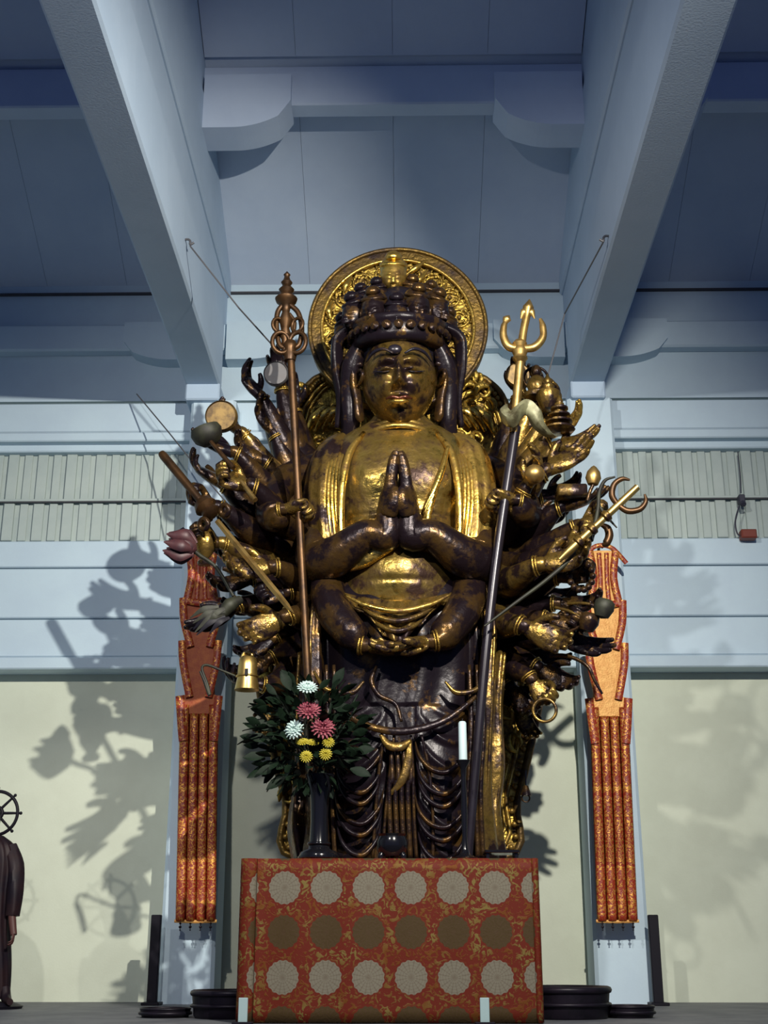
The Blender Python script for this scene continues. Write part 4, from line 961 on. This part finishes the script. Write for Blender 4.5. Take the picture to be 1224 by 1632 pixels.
cloth('side_cloth', [(xb-.045, TY+.008), (xb-.02, TY-.018), (xb+.0, TY-.01), (xb+.012, TY+.02), (xb+.01, TY+.3), (xb+.005, TY+.39)], PLAT+.005, tz, .78*cell)
tp = MB().cbox((xa+.01, TY+.03, tz-.02), (xb-.005, TY+.39, tz+.002), .006).build('table_top', 'banner_red', AT, smooth=False)
for x in (xa+.1, xb-.1):
    for y in (TY+.08, TY+.32): MB().cbox((x-.04, y-.04, PLAT), (x+.04, y+.04, tz-.02), .006).build('leg', 'black_lacquer', AT, smooth=False)
for px, lab in ((388, 'narrow white marker post before the left edge of the altar cloth'), (772, 'narrow white marker post before the right part of the altar cloth')):
    c = at(px, 1590, 8.2); m = MB().cbox((c.x-.028, 8.19, PLAT), (c.x+.028, 8.205, c.z), .003)
    o = empty('marker_post', (c.x, 8.2, PLAT), lab, 'post'); m.build('strip', 'white_card', o, smooth=False); MB().cbox((c.x-.06, 8.15, PLAT), (c.x+.06, 8.25, PLAT+.02), .004).build('foot', 'black_matte', o, smooth=False)

# ---- on the table
TB = tz+.003
VA = empty('flower_vase', (at(508, 1360, 8.62).x, 8.62, TB), 'slender black vase on the altar table holding the bouquet', 'vase')
vx = at(508, 1360, 8.62).x; vz = TB
H = at(508, 1235, 8.62).z-vz
MB().lathe([(0, 0), (.13, 0), (.135, .02), (.125, .05), (.08, .07), (.065, .10), (.058, H*.45), (.062, H*.7), (.085, H*.92), (.10, H), (.085, H-.01), (.05, H*.9), (0, H*.85)], (vx, 8.62, vz), 28).build('vase_body', 'black_lacquer', VA)
MB().torus((vx, 8.62, vz+.105), .068, .012, axis=(0, 0, 1), n=24).build('foot_ring', 'black_lacquer', VA)
MB().lathe([(.0, 0), (.125, 0), (.14, .012), (.14, .022), (.1, .03)], (vx-.0, 8.62, vz), 28).build('saucer', 'black_lacquer', VA)
BQ = empty('flower_bouquet', (vx, 8.62, vz+H), 'dark leafy bouquet with white, pink and yellow chrysanthemums in the black vase', 'flowers')
rnd = random.Random(11)
lv = MB(); L_ = []
for i in range(6):
    t = i/5; w_ = .038*math.sin(math.pi*min(1, t*.92+.06))
    L_ += [(-w_, .012*math.sin(t*3), t*.16), (0, -.008+.012*math.sin(t*3), t*.16), (w_, .012*math.sin(t*3), t*.16)]
lv.add(L_, [(i*3+k, i*3+k+1, (i+1)*3+k+1, (i+1)*3+k) for i in range(5) for k in range(2)])
lvm = lv.mesh('leaf', 'leaf_green')
cen = V3(490, 1172, 8.6)
for k in range(17):                           # branching stems
    a = rnd.uniform(0, 6.28); e = cen+Vector((.34*math.cos(a)*rnd.random()**.5, .2*math.sin(a), rnd.uniform(-.15, .36)))
    MB().tube([(vx+rnd.uniform(-.03, .03), 8.62, vz+H-.15), (vx, 8.6, vz+H+.05), e], .007, 5, 5).build('stem', 'leaf_green', BQ)
for k in range(290):
    while True:
        p = Vector((rnd.uniform(-1, 1), rnd.uniform(-1, 1), rnd.uniform(-1, 1)))
        if .35 < p.length < 1: break
    pos = cen+Vector((p.x*.37, p.y*.24, p.z*.38)); d = Vector((p.x*1.1, p.y*.8-.15, p.z*.6+rnd.uniform(-.5, .5)))
    inst('leaf', lvm, frame(pos, d, (rnd.uniform(-1, 1), rnd.uniform(-1, 1), rnd.uniform(.2, 1)), rnd.uniform(.55, .9)), BQ)
for (px, py, ang) in ((412, 1180, 170), (405, 1205, 185), (425, 1222, 200), (440, 1238, 215), (418, 1165, 150), (580, 1200, 10), (575, 1225, -20), (455, 1100, 120), (540, 1095, 60)):
    pos = V3(px+18*math.cos(R(ang))*-1, py, 8.52); inst('leaf', lvm, frame(pos, (math.cos(R(ang)), -.1, math.sin(R(ang))), (0, -1, .4), .95), BQ)
def mum(rad, mt, name):
    m = MB()
    for ring, (n_, up_) in enumerate(((16, .1), (14, .5), (10, .95), (6, 1.6))):
        for k in range(n_):
            a = 2*math.pi*(k+.5*ring)/n_; c = Vector((math.cos(a), math.sin(a), 0)); r1 = rad*(1-.14*ring)
            tip = c*r1*math.cos(up_*.8)+Vector((0, 0, r1*math.sin(up_*.8)*.8)); mid = c*r1*.55+Vector((0, 0, .3*r1*(up_)))
            m.tube([Vector((0, 0, 0)), mid, tip], [rad*.05, rad*.17, rad*.05], 6, 2, (1, .5))
    return m.mesh(name, mt)
fw = mum(.072, 'white_petal', 'white_flower'); fp = mum(.085, 'pink_petal', 'pink_flower'); fy = mum(.045, 'yellow_petal', 'yellow_flower')
for px, py, me, nm, d in ((490, 1096, fw, 'white_flower', (.1, -.7, .7)), (469, 1163, fw, 'white_flower', (-.3, -1, .3)), (492, 1133, fp, 'pink_flower', (0, -.8, .6)), (515, 1161, fp, 'pink_flower', (.2, -1, .4)),
                          (519, 1202, fy, 'yellow_flower', (0, -1, .2)), (488, 1206, fy, 'yellow_flower', (0, -1, .3)), (523, 1183, fy, 'yellow_flower', (.2, -1, .5)), (483, 1183, fy, 'yellow_flower', (-.1, -.6, .8)), (498, 1184, fy, 'yellow_flower', (.1, -.6, .9))):
    inst(nm, me, frame(V3(px, py, 8.36), d, (1, 0, 0), 1), BQ)
# incense bowl
IB = empty('incense_burner', (at(625, 1360, 8.55).x, 8.55, TB), 'squat black incense bowl in the middle of the altar table', 'bowl')
ix = at(625, 1360, 8.55).x
MB().lathe([(0, .02), (.07, .02), (.10, .06), (.105, .11), (.09, .145), (.10, .16), (.085, .16), (.075, .14), (0, .13)], (ix, 8.55, TB), 28).build('bowl', 'black_lacquer', IB)
for k in range(3):
    a = R(90+120*k); MB().tube([(ix+.07*math.cos(a), 8.55+.07*math.sin(a), TB+.05), (ix+.085*math.cos(a), 8.55+.085*math.sin(a), TB+.02), (ix+.085*math.cos(a), 8.55+.085*math.sin(a), TB)], [.015, .02, .018], 8, 3).build('foot', 'black_lacquer', IB)
# candlestick with white candle
cx = at(741, 1360, 8.6).x
CS = empty('candlestick', (cx, 8.6, TB), 'slim black candlestick at the right of the altar table', 'candlestick')
zc1 = at(741, 1212, 8.6).z; zc2 = at(740, 1150, 8.6).z
MB().lathe([(0, 0), (.08, 0), (.085, .015), (.04, .03), (.022, .07), (.016, .15), (.022, (zc1-TB)*.5), (.016, zc1-TB-.12), (.02, zc1-TB-.05), (.045, zc1-TB-.01), (.05, zc1-TB), (0, zc1-TB)], (cx, 8.6, TB), 24).build('stick', 'black_lacquer', CS)
CA = empty('candle', (cx, 8.6, zc1), 'plain white candle on the slim black candlestick', 'candle')
MB().lathe([(0, 0), (.029, 0), (.027, zc2-zc1-.01), (.02, zc2-zc1), (0, zc2-zc1-.004)], (cx, 8.6, zc1), 18).build('wax', 'white_wax', CA); MB().tube([(cx, 8.6, zc2-.005), (cx+.002, 8.6, zc2+.02)], .003, 5, 2).build('wick', 'black_matte', CA)
# lacquer tray poking out at right
ty = at(800, 1352, 8.75)
TRY = empty('offering_tray', (ty.x, 8.78, TB), 'low black lacquer tray at the right end of the altar table', 'tray')
MB().cbox((ty.x-.12, 8.66, TB+.05), (ty.x+.11, 8.9, TB+.07), .005).build('tray_board', 'black_lacquer', TRY, smooth=False)
for sx_ in (-.1, .09): MB().cbox((ty.x+sx_-.012, 8.68, TB), (ty.x+sx_+.012, 8.88, TB+.052), .003).build('tray_foot', 'black_lacquer', TRY, smooth=False)

# ================================================================== banners on the columns
def banner(x_top, x_bot, y_top, y_bot, Y, label, lean, goldp):
    """px positions; the banner hangs straight in front of its column"""
    t0, b0 = at(x_top, y_top, Y), at(x_bot, y_bot, Y)
    BN = empty('hanging_banner', b0, label, 'banner', 'brocade banners on the columns')
    def Q(u, py, dy=0):                      # u across in metres from the axis, py along
        f = (py-y_top)/(y_bot-y_top); px = x_top+(x_bot-x_top)*f; p = at(px, py, Y); return Vector((p.x+u, Y+dy, p.z))
    def panel(name, poly, m, d0, d1):
        MB().prism([(Q(u, py).x, Q(u, py).z) for u, py in poly], Y+d0, Y+d1).build(name, m, BN, smooth=False)
    def strip(name, pts, r, m='banner_red'):
        MB().tube([Q(u, py, dy) for u, py, dy in pts], r, 10, 3, (.55, 1.0)).build(name, m, BN)
    y0 = y_top
    # crest: dark rod with drooping ends, then the triangular head cloth
    strip('top_rod', [(-.16, y0+8, 0), (-.09, y0-6, -.02), (0, y0-10, -.02), (.10, y0-4, -.02), (.22, y0+18, 0)], .022, 'banner_red')
    panel('head_cloth', [(-.11, y0-2), (.12, y0-2), (.10, y0+40), (.14, y0+86), (-.14, y0+86), (-.10, y0+40)], goldp[0], -.01, .01)
    for s in (-1, 1):
        strip('edge_strip', [(s*.12, y0, -.015), (s*.09, y0+42, -.02), (s*.135, y0+86, -.02)], .036)
        strip('edge_strip', [(s*.035, y0+2, -.015), (s*.03, y0+45, -.02), (s*.04, y0+84, -.02)], .022)
    strip('cross_strip', [(-.14, y0+82, -.02), (0, y0+86, -.03), (.14, y0+82, -.02)], .034)
    for k, (a, b) in enumerate(((y0+84, y0+158), (y0+152, y0+238))):
        panel('body_cloth', [(-.155, a), (.155, a), (.13, b), (-.13, b)], goldp[1], -.006-.004*k, -.003-.004*k)
        for s in (-1, 1):
            strip('edge_strip', [(s*.165, a-6, -.02), (s*.15, a+30, -.03), (s*.085, b-2, -.03)], .036)
    panel('body_cloth', [(-.15, y0+232), (.15, y0+232), (.16, y0+262), (-.16, y0+262)], goldp[1], -.016, -.012)
    panel('backing', [(-.13, y0+70), (.13, y0+70), (.135, y0+262), (-.135, y0+262)], goldp[1], .010, .018)
    ys = y0+236
    for s in (-1, 1): strip('edge_strip', [(s*.175, ys-2, -.02), (s*.15, ys+45, -.03), (s*.135, ys+70, -.03)], .040)
    for k in range(4):
        u = -.129+.086*k; w_ = .043; top = ys+(12 if k in (0, 3) else 26); m = MB(); Vv = []; n = 40
        for i in range(n+1):
            py = top+(y_bot-6-top)*i/n; wv = .004*math.sin(i*.9+k)
            for c_, dd in ((-1, .0), (-.7, -.018), (0, -.024), (.7, -.018), (1, .0)):
                p = Q(u+c_*w_, py, dd-.012+wv*(1-abs(c_))); Vv.append(p)
        Fc = [(i*5+j, i*5+j+1, (i+1)*5+j+1, (i+1)*5+j) for i in range(n) for j in range(4)]
        m.add(Vv, Fc); o = m.build('streamer', 'banner_streamer', BN); md = o.modifiers.new('t', 'SOLIDIFY'); md.thickness = .008
        c = Q(u, y_bot-2, -.02); MB().ball(c, .010, n=8, m=6).ball(c-Vector((0, 0, .028)), .013, n=8, m=6).ball(c-Vector((0, 0, .052)), .007, n=6, m=5).tube([c+Vector((0, 0, .03)), c-Vector((0, 0, .05))], .003, 5, 2).build('pendant', 'dark_bronze', BN)
    strip('hem', [(-.18, y_bot-6, -.012), (0, y_bot-5, -.02), (.18, y_bot-6, -.012)], .014, 'banner_gold')
    # hook that carries it on the column
    MB().tube([Q(0, y0-8, 0), Q(0, y0-16, .1), Q(0, y0-16, .25)], .014, 8, 4).build('hook', 'dark_bronze', BN)
banner(322, 312, 876, 1474, 11.28, 'red and orange brocade banner on the left column, partly behind the lotus bud', 0, ('banner_orange', 'banner_orange'))
banner(960, 984, 880, 1474, 11.28, 'red brocade banner with bright gold panels hanging on the right column', 0, ('banner_gold', 'banner_gold'))

# ================================================================== black posts, drums, neighbour statue
for px, lab in ((250, 'black upright board beside the foot of the left column'), (1040, 'black upright board beside the foot of the right column')):
    c = at(px, 1458, 11.3)
    o = empty('upright_board', (c.x, 11.3, PLAT), lab, 'board'); MB().cbox((c.x-.042, 11.27, PLAT+.02), (c.x+.042, 11.33, c.z), .006).build('board', 'black_matte', o, smooth=False); MB().cbox((c.x-.075, 11.2, PLAT), (c.x+.075, 11.4, PLAT+.025), .005).build('foot', 'black_matte', o, smooth=False)
def drum(px0, px1, py, Y, label, name='lacquer_drum', cat='drum', rim=True):
    a, b = at(px0, py, Y), at(px1, py, Y); r = (b.x-a.x)/2; c = Vector(((a.x+b.x)/2, Y, PLAT)); h = max(.06, a.z-PLAT)
    o = empty(name, c, label, cat)
    MB().lathe([(0, 0), (r*.86, 0), (r*.9, .015), (r*.93, h*.5), (r*.95, h*.82), (r*.90, h*.86), (0, h*.86)], c, 40).build('tub', 'dark_bronze', o)
    MB().torus(c+Vector((0, 0, h*.90)), r*.93, min(.03, h*.12), axis=(0, 0, 1), n=44).build('rim', 'dark_bronze', o); MB().torus(c+Vector((0, 0, h*.45)), r*.95, .012, axis=(0, 0, 1), n=40).build('band', 'dark_bronze', o)
    return o
drum(304, 440, 1578, 9.12, 'tall dark round tub left of the altar cloth'); drum(222, 306, 1606, 9.2, 'low dark round dish in front of the left column', 'round_dish', 'dish')
drum(820, 974, 1572, 9.12, 'wide dark round tub right of the altar cloth'); drum(962, 1044, 1602, 9.2, 'low dark round dish in front of the right column', 'round_dish', 'dish')

# ---- dark standing statue cut by the left edge of the picture
GY = 10.6
gb = at(-22, 1605, GY); gx = gb.x
GS = empty('guardian_statue', (gx, GY, PLAT), 'small dark robed statue with a spoked wheel behind its head, at the far left', 'statue')
def G(px, py, Y=GY): return at(px, py, Y)
rows = [(G(0, 1592).z, G(-44, 1592).x, G(14, 1592).x, GY-.10, GY+.10), (G(0, 1540).z, G(-46, 1540).x, G(16, 1540).x, GY-.12, GY+.12), (G(0, 1480).z, G(-48, 1480).x, G(16, 1480).x, GY-.13, GY+.13),
        (G(0, 1420).z, G(-46, 1420).x, G(20, 1420).x, GY-.13, GY+.13), (G(0, 1370).z, G(-48, 1370).x, G(26, 1370).x, GY-.12, GY+.12), (G(0, 1345).z, G(-42, 1345).x, G(20, 1345).x, GY-.10, GY+.1), (G(0, 1332).z, G(-30, 1332).x, G(4, 1332).x, GY-.06, GY+.06)]
loft(rows, 48, 60, lambda x, z, f, a: .008*math.sin(a*14+z*4)).build('robe', 'dark_statue', GS, sharp=False)
head_mesh('g', .072, .08, .10, 40, 34, None).transform(Matrix.Translation(G(-14, 1308, GY-.02))).build('head', 'dark_statue', GS, sharp=False)
MB().ball(G(-14, 1298, GY), .078, .085, .075).lathe([(.04, 0), (.035, .05), (0, .08)], G(-14, 1290, GY), 12).build('hair', 'black_matte', GS)
wc = G(-6, 1296, GY+.10); wh = MB().torus(wc, .178, .014, n=40); 
wh.build('wheel_rim', 'black_matte', GS); MB().torus(wc, .05, .016, n=20).build('wheel_hub', 'black_matte', GS)
for k in range(8):
    a = 2*math.pi*k/8; d = Vector((math.cos(a), 0, math.sin(a))); MB().tube([wc+d*.03, wc+d*.215], [.013, .009], 8, 2).build('spoke', 'black_matte', GS); MB().ball(wc+d*.205, .014, n=8, m=6).build('spoke_knob', 'black_matte', GS)
for s in (-1, 1):
    q = (lambda px: px) if s > 0 else (lambda px: -28-px)
    MB().tube([G(q(16), 1350), G(q(24), 1380, GY-.03), G(q(24), 1420, GY-.06), G(q(20), 1460, GY-.08)], [.06, .07, .065, .05], 16, 5, None, (4, .1, .2)).build('sleeve', 'dark_statue', GS)
    MB().tube([G(q(18), 1440, GY-.08), G(q(20), 1470, GY-.10), G(q(22), 1490, GY-.12)], [.032, .03, .026], 12, 4).build('forearm', 'skin_wood' if s > 0 else 'dark_statue', GS)
    inst('hand', hand_for('relaxed', s, 'skin_wood'), frame(G(q(22), 1486, GY-.12), (0, -.2, -1), (s, 0, 0), .12), GS)
    MB().tube([G(q(8), 1575, GY-.04), G(q(10), 1592, GY-.08), G(q(16), 1597, GY-.2)], [.04, .04, .025], 10, 4).build('foot', 'dark_statue', GS)
MB().lathe([(0, 0), (.24, 0), (.25, .02), (.2, .04), (.17, .05), (0, .05)], (gx+.04, GY-.03, PLAT), 28).build('base', 'black_matte', GS)

# ================================================================== wires, sign, device
def at_x(px, py, X):
    d = FW+RT*((px-612)/F_PX)+UP*((816-py)/F_PX); return CAM+d*((X-CAM.x)/d.x)
HL, HRR = at_x(303, 390, BXL+.215), at_x(962, 385, BXR-.215)
def wire(pts, r, label): MB().tube([at(*p) for p in pts], r, 6, 1).build('support_wire', 'wire', label=label, cat='wire')
wire([(303, 392, HL.y), (380, 490, HL.y+.08), (470, 590, 10.24)], .007, 'thin stay wire from the left ceiling beam to the halo')
wire([(962, 385, HRR.y), (900, 500, 10.2), (862, 640, 10.22)], .007, 'thin stay wire from the right ceiling beam to the aureole')
wire([(218, 628, 11.55), (268, 688, 11.2), (330, 765, 10.6), (420, 870, 10.25)], .007, 'thin slack wire slanting down the left wall behind the arms')
for px, py, lab in ((303, 388, 'small iron hook on the inner face of the left ceiling beam'), (962, 382, 'small iron hook on the inner face of the right ceiling beam')):
    s = 1 if px < 612 else -1; bx = BXL+.17 if s > 0 else BXR-.17
    p = HL if s > 0 else HRR
    MB().tube([Vector((bx+s*.002, p.y, p.z+.05)), Vector((bx+s*.03, p.y, p.z+.05)), p+Vector((0, 0, .03)), p, p+Vector((s*.03, 0, .02))], .010, 8, 3).build('ceiling_hook', 'wire', label=lab, cat='hook')
c = at(1190, 855, 11.84)
SG = empty('sign_box', c, 'small dark red box on the ledge under the batten screen at right', 'box')
MB().cbox((c.x-.075, 11.74, c.z-.045), (c.x+.075, 11.84, c.z+.045), .006).build('box_body', 'sign_red', SG, smooth=False); MB().cbox((c.x-.065, 11.734, c.z-.036), (c.x+.065, 11.745, c.z+.036), .003).build('box_face', 'sign_red', SG, smooth=False)
d = at(1181, 796, 11.82)
DV = empty('wall_sensor', d, 'little black fitting on the screen rail above the dark red box', 'fitting')
MB().cbox((d.x-.03, 11.77, d.z-.05), (d.x+.03, 11.86, d.z+.04), .008).build('sensor_body', 'device', DV, smooth=False); MB().lathe([(.02, 0), (.03, .02), (.03, .04), (0, .045)], (d.x, 11.78, d.z-.04), 14, axis=(0, -.6, -1)).build('lens', 'device', DV)
MB().tube([at(1178, 806, 11.80), at(1172, 830, 11.80), at(1175, 850, 11.80), at(1184, 856, 11.80)], .008, 6, 5).build('cable', 'device', label='thin dark cable from the black fitting to the red box', cat='cable')
MB().tube([at(1176, 720, 11.86), at(1180, 760, 11.85), at(1181, 786, 11.83)], .006, 6, 5).build('cable', 'device', label='thin cable running up the batten screen above the black fitting', cat='cable')
